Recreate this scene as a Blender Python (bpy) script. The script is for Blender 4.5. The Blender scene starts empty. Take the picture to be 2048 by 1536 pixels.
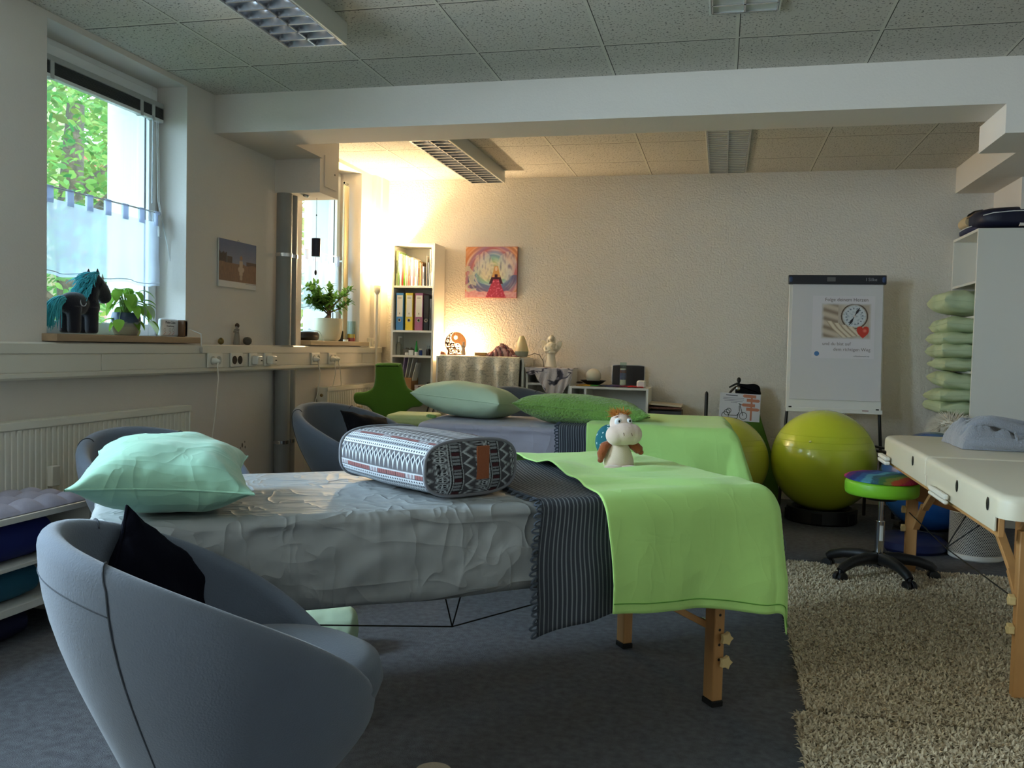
import bpy, bmesh, math, random
import numpy as np
from mathutils import Vector, Matrix, Euler, noise
D = bpy.data
S = bpy.context.scene
COL = S.collection
PI = math.pi
R = math.radians
random.seed(7)

# ---------------------------------------------------------------- camera
cam_data = D.cameras.new('camera')
cam_data.sensor_width = 36.0
cam_data.lens = 1740.97 / 2048 * 36.0
cam_data.clip_start = 0.05
cam = D.objects.new('camera', cam_data)
COL.objects.link(cam)
yaw, pitch, roll = 0.235556, -0.042760, -0.024196
Rm = Matrix.Rotation(yaw, 3, 'Z') @ Matrix.Rotation(pitch, 3, 'X') @ Matrix.Rotation(roll, 3, 'Y')
rt, fw, up = Rm @ Vector((1, 0, 0)), Rm @ Vector((0, 1, 0)), Rm @ Vector((0, 0, 1))
cam.matrix_world = Matrix(((rt.x, up.x, -fw.x, 0), (rt.y, up.y, -fw.y, 0), (rt.z, up.z, -fw.z, 1.18), (0, 0, 0, 1)))
S.camera = cam
S.view_settings.view_transform = 'Standard'
S.view_settings.look = 'None'
S.view_settings.gamma = 1.0
S.view_settings.exposure = 0.66
S.view_settings.use_curve_mapping = False

# ---------------------------------------------------------------- sky, sun and daylight
W = D.worlds.new('sky')
S.world = W
W.use_nodes = True
wn = W.node_tree.nodes
bg = wn['Background']
bg.inputs['Color'].default_value = (0.56, 0.74, 1.0, 1)
bg.inputs['Strength'].default_value = 7.0

def light(name, kind, loc, energy, color, size=0.1, sizey=None, direction=None, spread=None):
    l = D.lights.new(name, kind)
    l.energy = energy
    l.color = color
    if kind == 'AREA':
        l.shape = 'RECTANGLE'
        l.size = size
        l.size_y = sizey or size
        if spread: l.spread = spread
    elif kind == 'SUN':
        l.angle = size
    else:
        l.shadow_soft_size = size
    o = D.objects.new(name, l)
    o.location = loc
    if direction is not None:
        o.rotation_euler = Vector(direction).to_track_quat('-Z', 'Y').to_euler()
    COL.objects.link(o)
    return o

light('sun', 'SUN', (0, 0, 10), 3.2, (1.0, 0.94, 0.82), 0.02, direction=(-0.75, 0.25, -0.9))
# daylight through the windows of the left wall (the last two are beside and behind the camera)
DAY = (0.69, 0.79, 1.0)
light('window_daylight_front', 'AREA', (-3.3, 1.55, 1.85), 118, DAY, 1.0, 1.35, direction=(1, 0.05, -0.12))
light('window_daylight_rear', 'AREA', (-3.3, -0.75, 1.85), 80, (0.96, 0.92, 0.88), 1.0, 1.35, direction=(1, 0.05, -0.12))

# ---------------------------------------------------------------- materials
def lin(c):
    return tuple(((x / 255) / 12.92 if x / 255 <= 0.04045 else ((x / 255 + 0.055) / 1.055) ** 2.4) for x in c)

MATS = {}
def mat(name, rgb, rough=0.6, metal=0.0, bump=0.0, bscale=40.0, var=0.0, vscale=8.0, emit=None, estr=0.0,
        trans=0.0, alpha=1.0, sheen=0.0, coat=0.0, vc=False, stretch=None, ior=1.45, sss=0.0, spec=0.5, bdist=0.01, detail=4.0):
    """rgb is 0-255 sRGB"""
    if name in MATS: return MATS[name]
    m = D.materials.new(name)
    m.use_nodes = True
    nt = m.node_tree
    N, Lk = nt.nodes, nt.links
    b = N['Principled BSDF']
    c = (*lin(rgb), 1)
    b.inputs['Base Color'].default_value = c
    b.inputs['Roughness'].default_value = rough
    b.inputs['Metallic'].default_value = metal
    b.inputs['IOR'].default_value = ior
    b.inputs['Specular IOR Level'].default_value = spec
    b.inputs['Transmission Weight'].default_value = trans
    b.inputs['Alpha'].default_value = alpha
    b.inputs['Sheen Weight'].default_value = sheen
    b.inputs['Coat Weight'].default_value = coat
    if sss:
        b.inputs['Subsurface Weight'].default_value = sss
        b.inputs['Subsurface Scale'].default_value = 0.02
    if emit:
        b.inputs['Emission Color'].default_value = (*lin(emit), 1)
        b.inputs['Emission Strength'].default_value = estr
    tc = N.new('ShaderNodeTexCoord')
    mp = N.new('ShaderNodeMapping')
    if stretch: mp.inputs['Scale'].default_value = stretch
    Lk.new(tc.outputs['Object'], mp.inputs['Vector'])
    src = None
    if vc:
        a = N.new('ShaderNodeAttribute'); a.attribute_name = 'Col'
        src = a.outputs['Color']
    if var > 0:
        n = N.new('ShaderNodeTexNoise')
        n.inputs['Scale'].default_value = vscale
        n.inputs['Detail'].default_value = 5
        Lk.new(mp.outputs['Vector'], n.inputs['Vector'])
        r = N.new('ShaderNodeMapRange')
        r.inputs['From Min'].default_value = 0.3
        r.inputs['From Max'].default_value = 0.7
        r.inputs['To Min'].default_value = 1 - var
        r.inputs['To Max'].default_value = 1 + var
        Lk.new(n.outputs['Fac'], r.inputs['Value'])
        mx = N.new('ShaderNodeVectorMath'); mx.operation = 'SCALE'
        if src: Lk.new(src, mx.inputs[0])
        else: mx.inputs[0].default_value = c[:3]
        Lk.new(r.outputs['Result'], mx.inputs['Scale'])
        src = mx.outputs['Vector']
    if src: Lk.new(src, b.inputs['Base Color'])
    if bump > 0:
        n = N.new('ShaderNodeTexNoise')
        n.inputs['Scale'].default_value = bscale
        n.inputs['Detail'].default_value = detail
        Lk.new(mp.outputs['Vector'], n.inputs['Vector'])
        bp = N.new('ShaderNodeBump')
        bp.inputs['Strength'].default_value = bump
        bp.inputs['Distance'].default_value = bdist
        Lk.new(n.outputs['Fac'], bp.inputs['Height'])
        Lk.new(bp.outputs['Normal'], b.inputs['Normal'])
    m['b'] = 1
    MATS[name] = m
    return m

def VC(rough=0.7, bump=0.0, bscale=60, name=None, **k):
    return mat(name or 'painted_%s_%s_%s' % (rough, bump, bscale), (255, 255, 255), rough, bump=bump, bscale=bscale, vc=True, **k)

def translucent(name, rgb, mixf=0.5, alpha=1.0):
    if name in MATS: return MATS[name]
    m = D.materials.new(name); m.use_nodes = True
    N, Lk = m.node_tree.nodes, m.node_tree.links
    N.remove(N['Principled BSDF'])
    out = N['Material Output']
    d = N.new('ShaderNodeBsdfDiffuse'); t = N.new('ShaderNodeBsdfTranslucent')
    d.inputs[0].default_value = (*lin(rgb), 1); t.inputs[0].default_value = (*lin(rgb), 1)
    if name.startswith('leaf'):
        a = N.new('ShaderNodeAttribute'); a.attribute_name = 'Col'
        Lk.new(a.outputs['Color'], d.inputs[0]); Lk.new(a.outputs['Color'], t.inputs[0])
    x = N.new('ShaderNodeMixShader'); x.inputs[0].default_value = mixf
    Lk.new(d.outputs[0], x.inputs[1]); Lk.new(t.outputs[0], x.inputs[2])
    last = x.outputs[0]
    if alpha < 1:
        tr = N.new('ShaderNodeBsdfTransparent'); y = N.new('ShaderNodeMixShader')
        y.inputs[0].default_value = alpha
        Lk.new(tr.outputs[0], y.inputs[1]); Lk.new(last, y.inputs[2]); last = y.outputs[0]
    Lk.new(last, out.inputs['Surface'])
    MATS[name] = m
    return m

def glass(name, rgb=(240, 248, 245), rough=0.0):
    """thin clear pane: mostly transparent, a little gloss"""
    if name in MATS: return MATS[name]
    m = D.materials.new(name); m.use_nodes = True
    N, Lk = m.node_tree.nodes, m.node_tree.links
    N.remove(N['Principled BSDF'])
    out = N['Material Output']
    t = N.new('ShaderNodeBsdfTransparent'); t.inputs[0].default_value = (*lin(rgb), 1)
    g = N.new('ShaderNodeBsdfGlossy'); g.inputs['Roughness'].default_value = rough
    x = N.new('ShaderNodeMixShader'); x.inputs[0].default_value = 0.05
    Lk.new(t.outputs[0], x.inputs[1]); Lk.new(g.outputs[0], x.inputs[2])
    Lk.new(x.outputs[0], out.inputs['Surface'])
    MATS[name] = m
    return m

# ---------------------------------------------------------------- mesh helpers
def V(*a): return Vector(a)

class MB:
    def __init__(s):
        s.v = []; s.f = []; s.c = []
    def add(s, vs, fs, M=None, col=None):
        o = len(s.v)
        for p in vs:
            p = Vector(p)
            if M is not None: p = M @ p
            s.v.append(tuple(p))
        s.f += [tuple(i + o for i in q) for q in fs]
        if col is not None:
            s.c += [(*col, 1)] * len(vs)
        return s
    def box(s, x0, x1, y0, y1, z0, z1, M=None, col=None):
        vs = [(x, y, z) for z in (z0, z1) for y in (y0, y1) for x in (x0, x1)]
        fs = [(0, 2, 3, 1), (4, 5, 7, 6), (0, 1, 5, 4), (2, 6, 7, 3), (0, 4, 6, 2), (1, 3, 7, 5)]
        return s.add(vs, fs, M, col)
    def tube(s, pts, r, n=10, col=None, caps=True, flat=None):
        pts = [Vector(p) for p in pts]
        rs = r if isinstance(r, (list, tuple)) else [r] * len(pts)
        vs = []; fs = []
        prev = None
        for i, p in enumerate(pts):
            t = (pts[min(i + 1, len(pts) - 1)] - pts[max(i - 1, 0)]).normalized()
            if prev is None:
                a = Vector((0, 0, 1)) if abs(t.z) < 0.9 else Vector((1, 0, 0))
                u = t.cross(a).normalized()
            else:
                u = (prev - t * prev.dot(t)).normalized()
            prev = u
            w = t.cross(u)
            for k in range(n):
                a = 2 * PI * k / n
                vs.append(p + (u * math.cos(a) + w * math.sin(a) * (flat or 1)) * rs[i])
        for i in range(len(pts) - 1):
            for k in range(n):
                fs.append((i * n + k, i * n + (k + 1) % n, (i + 1) * n + (k + 1) % n, (i + 1) * n + k))
        if caps:
            fs.append(tuple(range(n))[::-1]); fs.append(tuple((len(pts) - 1) * n + k for k in range(n)))
        return s.add(vs, fs, None, col)
    def cyl(s, p0, p1, r0, r1=None, n=20, col=None):
        return s.tube([p0, p1], [r0, r0 if r1 is None else r1], n, col)
    def lathe(s, prof, n=32, c=(0, 0, 0), col=None, M=None, sx=1, sy=1):
        vs = []; fs = []
        for r, z in prof:
            for k in range(n):
                a = 2 * PI * k / n
                vs.append((c[0] + r * sx * math.cos(a), c[1] + r * sy * math.sin(a), c[2] + z))
        m = len(prof)
        for i in range(m - 1):
            for k in range(n):
                fs.append((i * n + k, i * n + (k + 1) % n, (i + 1) * n + (k + 1) % n, (i + 1) * n + k))
        if prof[0][0] > 1e-5: fs.append(tuple(range(n))[::-1])
        if prof[-1][0] > 1e-5: fs.append(tuple((m - 1) * n + k for k in range(n)))
        return s.add(vs, fs, M, col)
    def ell(s, c, r, n=20, M=None, col=None, e=1.0):
        if not isinstance(r, (tuple, list)): r = (r, r, r)
        vs = []; fs = []
        m = max(6, n // 2)
        for i in range(m + 1):
            th = PI * i / m
            for k in range(n):
                a = 2 * PI * k / n
                vs.append((c[0] + r[0] * math.sin(th) * math.cos(a), c[1] + r[1] * math.sin(th) * math.sin(a), c[2] - r[2] * math.cos(th)))
        for i in range(m):
            for k in range(n):
                fs.append((i * n + k, i * n + (k + 1) % n, (i + 1) * n + (k + 1) % n, (i + 1) * n + k))
        return s.add(vs, fs, M, col)
    def grid(s, fn, nu, nv, cfn=None, closeu=False):
        vs = []; cs = []
        for j in range(nv + 1):
            for i in range(nu + (0 if closeu else 1)):
                u, v = i / nu, j / nv
                vs.append(fn(u, v))
                if cfn: cs.append((*cfn(u, v), 1))
        w = nu + (0 if closeu else 1)
        fs = []
        for j in range(nv):
            for i in range(nu):
                i2 = (i + 1) % w if closeu else i + 1
                fs.append((j * w + i, j * w + i2, (j + 1) * w + i2, (j + 1) * w + i))
        s.add(vs, fs)
        s.c += cs
        return s
    def prism(s, outline, y0, y1, M=None, col=None):
        """outline in xz, extruded along y"""
        n = len(outline)
        vs = [(x, y0, z) for x, z in outline] + [(x, y1, z) for x, z in outline]
        fs = [tuple(range(n)), tuple(range(2 * n - 1, n - 1, -1))]
        fs += [(i, i + n, (i + 1) % n + n, (i + 1) % n) for i in range(n)]
        return s.add(vs, fs, M, col)

def obj(name, mb, m, parent=None, smooth=True, bevel=0.0, bseg=2, sub=0, solid=0.0, remesh=0.0, label=None, ang=40, loc=None, rot=None, smoothmod=0):
    me = D.meshes.new(name)
    me.from_pydata(mb.v, [], mb.f)
    if mb.c and len(mb.c) == len(mb.v):
        at = me.color_attributes.new('Col', 'FLOAT_COLOR', 'POINT')
        at.data.foreach_set('color', np.array(mb.c, dtype=np.float32).ravel())
    me.validate()
    bm = bmesh.new(); bm.from_mesh(me)
    if len(bm.verts) < 150000:
        bmesh.ops.recalc_face_normals(bm, faces=bm.faces)
        bm.to_mesh(me)
    bm.free()
    me.materials.append(m)
    if smooth:
        me.polygons.foreach_set('use_smooth', [True] * len(me.polygons))
        if not remesh and not sub: me.set_sharp_from_angle(angle=R(ang))
    o = D.objects.new(name, me)
    COL.objects.link(o)
    if parent: o.parent = parent
    if loc is not None: o.location = loc
    if rot is not None: o.rotation_euler = rot
    if bevel:
        md = o.modifiers.new('bevel', 'BEVEL'); md.width = bevel; md.segments = bseg; md.limit_method = 'ANGLE'; md.angle_limit = R(35)
    if remesh:
        md = o.modifiers.new('remesh', 'REMESH'); md.mode = 'VOXEL'; md.voxel_size = remesh; md.use_smooth_shade = True
    if smoothmod:
        md = o.modifiers.new('smooth', 'SMOOTH'); md.factor = 0.5; md.iterations = smoothmod
    if solid:
        md = o.modifiers.new('solid', 'SOLIDIFY'); md.thickness = solid; md.offset = 0
    if sub:
        md = o.modifiers.new('sub', 'SUBSURF'); md.levels = sub; md.render_levels = sub
    if label: o['label'] = label
    return o

def tag(o, label, cat, group=None, kind=None):
    o['label'] = label
    o['category'] = cat
    if group: o['group'] = group
    if kind: o['kind'] = kind
    return o

def thing(name, label, cat, loc=(0, 0, 0), rot=0, group=None):
    o = D.objects.new(name, None)
    o.empty_display_size = 0.1
    COL.objects.link(o)
    o.location = loc
    o.rotation_euler = rot if isinstance(rot, (tuple, Euler)) else (0, 0, rot)
    return tag(o, label, cat, group)

def struct(name, mb, m, parent=None, **k):
    o = obj(name, mb, m, parent, **k)
    if not parent: o['kind'] = 'structure'
    return o

def kids(o): return [c for c in D.objects if c.parent == o]
def dup(root, loc=None, rot=None, label=None, group=None, scale=None):
    def cp(o, par):
        c = o.copy(); COL.objects.link(c); c.parent = par
        for ch in kids(o):
            if ch is not c and ch.name != c.name: todo.append((ch, c))
        return c
    todo = []
    r = cp(root, None)
    while todo:
        o, p = todo.pop()
        cp(o, p)
    if loc is not None: r.location = loc
    if rot is not None: r.rotation_euler = rot if isinstance(rot, (tuple, Euler)) else (0, 0, rot)
    if label: r['label'] = label
    if group: r['group'] = group
    if scale: r.scale = scale
    return r

def text(name, body, size, m, parent, loc, rot, align='CENTER', depth=0.0004, shear=0, sx=1.0):
    cu = D.curves.new(name, 'FONT')
    cu.body = body; cu.size = size; cu.align_x = align; cu.align_y = 'CENTER'; cu.extrude = depth; cu.shear = shear
    cu.resolution_u = 3
    t = D.objects.new(name, cu)
    COL.objects.link(t)
    bpy.context.view_layer.update()
    me = D.meshes.new_from_object(t)
    D.objects.remove(t)
    o = D.objects.new(name, me)
    me.materials.clear(); me.materials.append(m)
    COL.objects.link(o)
    if parent: o.parent = parent
    o.location = loc; o.rotation_euler = rot; o.scale = (sx, 1, 1)
    return o

def slab(pts, y, ext, bev, M=None, res=3):
    """closed xz outline smoothed (catmull-rom) into a rounded slab; returns MB"""
    n = len(pts); out = []
    for i in range(n):
        p0, p1, p2, p3 = [Vector(pts[(i + k - 1) % n]) for k in range(4)]
        for k in range(res):
            t = k / res
            out.append(0.5 * ((2 * p1) + (-p0 + p2) * t + (2 * p0 - 5 * p1 + 4 * p2 - p3) * t * t + (-p0 + 3 * p1 - 3 * p2 + p3) * t ** 3))
    mb = MB()
    m = len(out)
    cen = sum(out, Vector((0, 0))) / m
    rings = []
    for a in (0, 30, 60, 90):
        a = R(a)
        rings.append((ext - bev + bev * math.sin(a), bev * (1 - math.cos(a))))
    seq = [(-d, i) for d, i in rings[::-1]] + [(d, i) for d, i in rings]
    # inward normals
    nor = []
    for i in range(m):
        t = (out[(i + 1) % m] - out[i - 1])
        nor.append(Vector((-t.y, t.x)).normalized())
    area = sum(out[i].x * out[(i + 1) % m].y - out[(i + 1) % m].x * out[i].y for i in range(m))
    sgn = 1 if area > 0 else -1
    vs = []
    for d, inn in seq:
        for i in range(m):
            p = out[i] + nor[i] * inn * sgn
            vs.append((p.x, y + d, p.y))
    fs = []
    L = len(seq)
    for j in range(L - 1):
        for i in range(m):
            fs.append((j * m + i, j * m + (i + 1) % m, (j + 1) * m + (i + 1) % m, (j + 1) * m + i))
    fs.append(tuple(range(m))); fs.append(tuple((L - 1) * m + i for i in range(m)))
    mb.add(vs, fs, M)
    return mb

def nz(x, y, z=0.0, s=1.0):
    return noise.noise(Vector((x * s, y * s, z * s)))

def arc(p0, p1, sag, n=10, d=(0, 0, -1)):
    p0, p1 = Vector(p0), Vector(p1)
    return [p0.lerp(p1, i / n) + Vector(d) * sag * 4 * (i / n) * (1 - i / n) for i in range(n + 1)]

# common materials
WHITE = mat('white_lacquer', (226, 224, 216), 0.45)
WALLM = mat('wall_paint', (224, 217, 209), 0.9, bump=0.25, bscale=90, bdist=0.004)
ROUGHW = mat('woodchip_paint', (224, 217, 207), 0.9, bump=0.85, bscale=70, bdist=0.009, detail=2)
BLACK = mat('black_plastic', (22, 22, 24), 0.45)
CHROME = mat('chrome', (210, 212, 215), 0.15, metal=1.0)
STEEL = mat('brushed_steel', (175, 175, 172), 0.3, metal=1.0)
BEECH = mat('beech_wood', (196, 146, 92), 0.45, var=0.14, vscale=12, stretch=(1, 1, 0.12))
# ================================================================ the room
XL, YB, ZC = -2.98, 7.34, 2.63
XR, YN = 3.3, -2.6

def ceiling_mat(name, x0, y0):
    m = D.materials.new(name); m.use_nodes = True
    N, Lk = m.node_tree.nodes, m.node_tree.links
    b = N['Principled BSDF']; b.inputs['Roughness'].default_value = 0.95
    b.inputs['Specular IOR Level'].default_value = 0.1
    tc = N.new('ShaderNodeTexCoord'); sp = N.new('ShaderNodeSeparateXYZ')
    Lk.new(tc.outputs['Object'], sp.inputs[0])
    def M(op, a, bb=None, c=None):
        n = N.new('ShaderNodeMath'); n.operation = op
        for i, x in enumerate((a, bb, c)):
            if x is None: continue
            if isinstance(x, (int, float)): n.inputs[i].default_value = x
            else: Lk.new(x, n.inputs[i])
        return n.outputs[0]
    def dist(o, off):
        f = M('FRACT', M('DIVIDE', M('SUBTRACT', o, off - 62.5), 0.625))
        return M('MULTIPLY', M('SUBTRACT', f, 0.5), 0.625), f
    ds = []
    bars = []; gaps = []
    for ax, off in ((0, x0), (1, y0)):
        f = M('FRACT', M('DIVIDE', M('SUBTRACT', sp.outputs[ax], off - 62.5), 0.625))
        d = M('MULTIPLY', M('ABSOLUTE', M('SUBTRACT', f, 0.5)), 0.625)     # 0.3125 at a line
        bars.append(M('GREATER_THAN', d, 0.3125 - 0.0075))
        e = M('MULTIPLY', f, 0.625)
        gaps.append(M('MULTIPLY', M('GREATER_THAN', e, 0.0075), M('LESS_THAN', e, 0.0115 if ax == 0 else 0.0150)))
    bar = M('MAXIMUM', *bars); gap = M('MAXIMUM', *gaps)
    # pits of the mineral fibre tiles
    v = N.new('ShaderNodeTexNoise'); v.inputs['Scale'].default_value = 95; v.inputs['Detail'].default_value = 1.5
    Lk.new(tc.outputs['Object'], v.inputs['Vector'])
    pit = N.new('ShaderNodeMapRange'); pit.inputs[1].default_value = 0.60; pit.inputs[2].default_value = 0.68
    Lk.new(v.outputs['Fac'], pit.inputs[0])
    def mix(f, a, bb):
        n = N.new('ShaderNodeMix'); n.data_type = 'RGBA'
        Lk.new(f, n.inputs[0])
        for i, x in ((6, a), (7, bb)):
            if isinstance(x, tuple): n.inputs[i].default_value = (*lin(x), 1)
            else: Lk.new(x, n.inputs[i])
        return n.outputs[2]
    c = mix(pit.outputs[0], (206, 201, 192), (118, 115, 108))
    c = mix(gap, c, (70, 68, 62))
    c = mix(bar, c, (214, 210, 198))
    Lk.new(c, b.inputs['Base Color'])
    bp = N.new('ShaderNodeBump'); bp.inputs['Strength'].default_value = 0.6; bp.inputs['Distance'].default_value = 0.004
    bp.invert = True
    h = M('ADD', M('MULTIPLY', pit.outputs[0], 0.6), M('MULTIPLY', gap, 1.0))
    Lk.new(h, bp.inputs['Height']); Lk.new(bp.outputs['Normal'], b.inputs['Normal'])
    return m

CARPET = mat('carpet', (98, 100, 106), 0.98, bump=0.9, bscale=260, bdist=0.006, var=0.22, vscale=34, spec=0.1, detail=3)
struct('floor', MB().box(-3.5, XR + .2, YN - .2, YB + .2, -0.12, 0.0), CARPET, smooth=False)
struct('ceiling', MB().box(-3.5, XR + .2, YN - .2, 5.0, ZC, ZC + .15), ceiling_mat('ceiling_tiles_front', 0.02, 3.576), smooth=False)
struct('ceiling', MB().box(-3.5, XR + .2, 5.0, YB + .2, ZC, ZC + .15), ceiling_mat('ceiling_tiles_back', 0.005, 6.18), smooth=False)
struct('wall_back', MB().box(-3.5, XR + .2, YB, YB + .2, 0, ZC), ROUGHW, smooth=False)
struct('wall_right', MB().box(XR, XR + .2, YN, YB, 0, ZC), WALLM, smooth=False)
struct('wall_rear', MB().box(-3.5, XR + .2, YN - .2, YN, 0, ZC), WALLM, smooth=False)
# left wall with four window openings
wl = MB()
ZS, ZT = 1.155, 2.60
OPEN = [(-1.27, -0.22), (1.03, 2.07), (3.35, 4.40), (5.80, 6.85)]
y = YN
for a, b_ in OPEN:
    wl.box(-3.5, XL, y, a, 0, ZC)
    wl.box(-3.5, XL, a, b_, 0, ZS)
    wl.box(-3.5, XL, a, b_, ZT, ZC)
    y = b_
wl.box(-3.5, XL, y, YB, 0, ZC)
struct('wall_left', wl, WALLM, smooth=False)

# downstand beam and the boxed in ducts
struct('trim_1', MB().box(XL, XR, 4.67, 5.01, 2.405, ZC), WALLM, smooth=False)
struct('trim_2', MB().box(XL, -2.63, 5.01, 5.40, 2.405, ZC), WALLM, smooth=False)
bx = struct('trim_3', MB().box(XL, -2.65, 5.40, 5.69, 2.18, ZC), WALLM, smooth=False)
hatch = obj('access_hatch', MB().box(-2.65, -2.642, 5.46, 5.64, 2.23, 2.44), WALLM, bx, bevel=.001)
obj('hatch_lock', MB().cyl((-2.642, 5.61, 2.335), (-2.639, 5.61, 2.335), .006, n=10), mat('dark_lock', (60, 55, 48), .5), hatch)
struct('trim_4', MB().box(1.29, XR, 4.67, 5.12, 2.265, 2.405), WALLM, smooth=False)
struct('trim_5', MB().box(1.70, XR, 5.12, YB, 2.435, ZC), WALLM, smooth=False)
struct('trim_6', MB().box(1.97, XR, 6.7, YB, 2.10, 2.435), WALLM, smooth=False)
struct('trim_7', MB().box(XL, -2.945, 7.08, YB, 1.15, ZC).box(XL, -2.93, 7.19, YB, 1.15, ZC), WALLM, smooth=False)

# windows
PVC = mat('window_plastic', (236, 238, 238), 0.3)
PANE = glass('window_glass')
OUTW = mat('outside_plaster', (104, 116, 140), 0.9, bump=.3, bscale=60)
for i, (a, b_) in enumerate(OPEN):
    f = MB()
    x0, x1 = -3.25, -3.17
    f.box(x0, x1, a, a + .05, ZS, ZT).box(x0, x1, b_ - .05, b_, ZS, ZT).box(x0, x1, a + .05, b_ - .05, ZS, ZS + .05).box(x0, x1, a + .05, b_ - .05, ZT - .05, ZT)
    w = struct('window_%d' % (i + 1), f, PVC, bevel=.004)
    s = MB(); x2 = x1 + .018; A, B = a + .035, b_ - .035
    s.box(x0 + .02, x2, A, A + .06, ZS + .035, ZT - .035).box(x0 + .02, x2, B - .06, B, ZS + .035, ZT - .035)
    s.box(x0 + .02, x2, A + .06, B - .06, ZS + .035, ZS + .1).box(x0 + .02, x2, A + .06, B - .06, ZT - .1, ZT - .035)
    obj('sash', s, PVC, w, bevel=.004)
    obj('gasket', MB().box(x2 - .03, x2 - .024, A + .058, A + .064, ZS + .1, ZT - .1).box(x2 - .03, x2 - .024, B - .064, B - .058, ZS + .1, ZT - .1), BLACK, w)
    obj('pane', MB().box(-3.215, -3.209, A + .05, B - .05, ZS + .09, ZT - .09), PANE, w, smooth=False)
    h = MB().box(x2, x2 + .012, B - .045, B - .015, 1.82, 1.90).cyl((x2 + .01, B - .03, 1.86), (x2 + .045, B - .03, 1.86), .009)
    h.tube([(x2 + .045, B - .03, 1.87), (x2 + .045, B - .03, 1.75)], [.011, .009], 10, None)
    obj('window_handle', h, mat('satin_handle', (215, 215, 212), .35), w, bevel=.002)
    obj('outside_sill', MB().box(-3.56, -3.25, a - .02, b_ + .02, ZS - .03, ZS), mat('grey_sheet', (150, 155, 158), .5), w)

# wooden sill boards
SILL = mat('sill_wood', (170, 142, 112), .55, var=.15, vscale=18, stretch=(1, .12, 1), bump=.15, bscale=60)
SILL2 = mat('sill_wood_pale', (196, 178, 150), .55, var=.12, vscale=18, stretch=(1, .12, 1))
for i, (a, b_) in enumerate(OPEN):
    struct('trim_%d' % (8 + i), MB().box(-3.168, -2.90, a - .03 if i < 3 else a, b_ + .03, 1.156, 1.19), SILL if i < 3 else SILL2, bevel=.003)

# cable trunking on the left wall
TR = mat('trunking_plastic', (225, 220, 206), .4)
tr = thing('cable_trunking', 'long cream plastic cable trunking running along the left wall below the window sills', 'cable duct')
prof = [(-2.979, .985), (-2.915, .985), (-2.905, .995), (-2.905, 1.012), (-2.912, 1.015), (-2.912, 1.098), (-2.905, 1.101), (-2.905, 1.143), (-2.913, 1.150), (-2.979, 1.150)]
m_ = MB(); n_ = len(prof)
m_.add([(x, yy, z) for yy in (YN, 7.18) for x, z in prof], [tuple(range(n_))[::-1], tuple(range(n_, 2 * n_))] + [(i, (i + 1) % n_, (i + 1) % n_ + n_, i + n_) for i in range(n_)])
obj('channel', m_, TR, tr, ang=25)
for ya, yb in ((-2.4, -.4), (-.4, 1.6), (1.6, 3.62), (3.62, 4.49), (4.66, 4.75), (4.87, 4.96), (5.05, 5.83), (5.93, 6.11), (6.22, 6.75), (6.75, 7.1)):
    obj('cover_panel', MB().box(-2.914, -2.908, ya + .003, yb - .003, 1.018, 1.095), TR, tr, bevel=.001)

# sockets
SOCK = mat('socket_plastic', (236, 232, 220), .35)
HOLE = mat('socket_hole', (40, 34, 32), .6)
def socket(yc, kind, label, w=.13):
    t = thing('wall_socket', label, 'socket', (-2.907, yc, 1.058), 0, 'sockets on the cable trunking')
    obj('cover_plate', MB().box(0, .012, -w / 2, w / 2, -.042, .042), SOCK, t, bevel=.003)
    ys = (-.031, .031) if w > .1 else (0,)
    for q in ys:
        if kind == 'dark':
            obj('socket_insert', MB().lathe([(.0, 0), (.024, 0), (.026, .003), (.026, .004)], 24, M=Matrix.Translation((.0102, q, 0)) @ Matrix.Rotation(PI / 2, 4, 'Y')), HOLE, t)
        else:
            obj('socket_insert', MB().lathe([(0, -.001), (.019, -.001), (.021, .003), (.025, .004), (.026, .001), (.026, 0)], 24, M=Matrix.Translation((.0125, q, 0)) @ Matrix.Rotation(PI / 2, 4, 'Y')), mat('socket_well', (205, 202, 190), .4), t)
    return t
socket(4.575, 'light', 'double white socket with one plug in it, nearest the first window', .15)
socket(4.81, 'dark', 'double socket with two dark round holes between plug and adapters', .13)
socket(5.005, 'light', 'single socket with the first square charger, beside the dark holed socket', .09)
socket(5.19, 'light', 'single socket with the second square charger, nearest the grey pipes', .09)
socket(5.88, 'light', 'double white socket with one plug, first one beyond the grey pipes', .13)
socket(6.165, 'light', 'double white socket holding two plugs, above the far radiator', .13)
def charger(yc, label):
    t = thing('plug_charger', label, 'charger', (-2.893, yc, 1.055), 0, 'square plug chargers in the trunking')
    obj('charger_body', MB().box(0, .045, -.03, .03, -.028, .028), SOCK, t, bevel=.006)
    obj('charger_port', MB().box(.0455, .047, .004, .012, -.006, .002).box(.0455, .047, .014, .022, -.006, .002).box(.0055, .03, .0295, .031, -.01, .01), HOLE, t)
charger(5.005, 'square cream charger in the socket right of the dark holed socket')
charger(5.19, 'square cream charger in the last socket before the grey pipes')
def plug(yc, pts, label, grp='plugs with white cables in the trunking'):
    t = thing('power_plug', label, 'plug', (-2.893, yc, 1.055), 0, grp)
    obj('plug_body', MB().lathe([(.019, 0), (.019, .02), (.012, .03), (.006, .045)], 18, M=Matrix.Rotation(PI / 2, 4, 'Y')).cyl((.035, 0, 0), (.03, 0, -.03), .005, n=8), SOCK, t, bevel=.001)
    obj('cable', MB().tube(pts, .0035, 8), SOCK, t)
plug(4.545, [(.03, 0, -.03), (.03, .01, -.1), (.01, .015, -.3), (-.02, .02, -.5), (-.035, .03, -.7), (-.05, .03, -.95), (-.06, .0, -1.04)], 'white plug and thin cable hanging from the socket nearest the first window')
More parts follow.
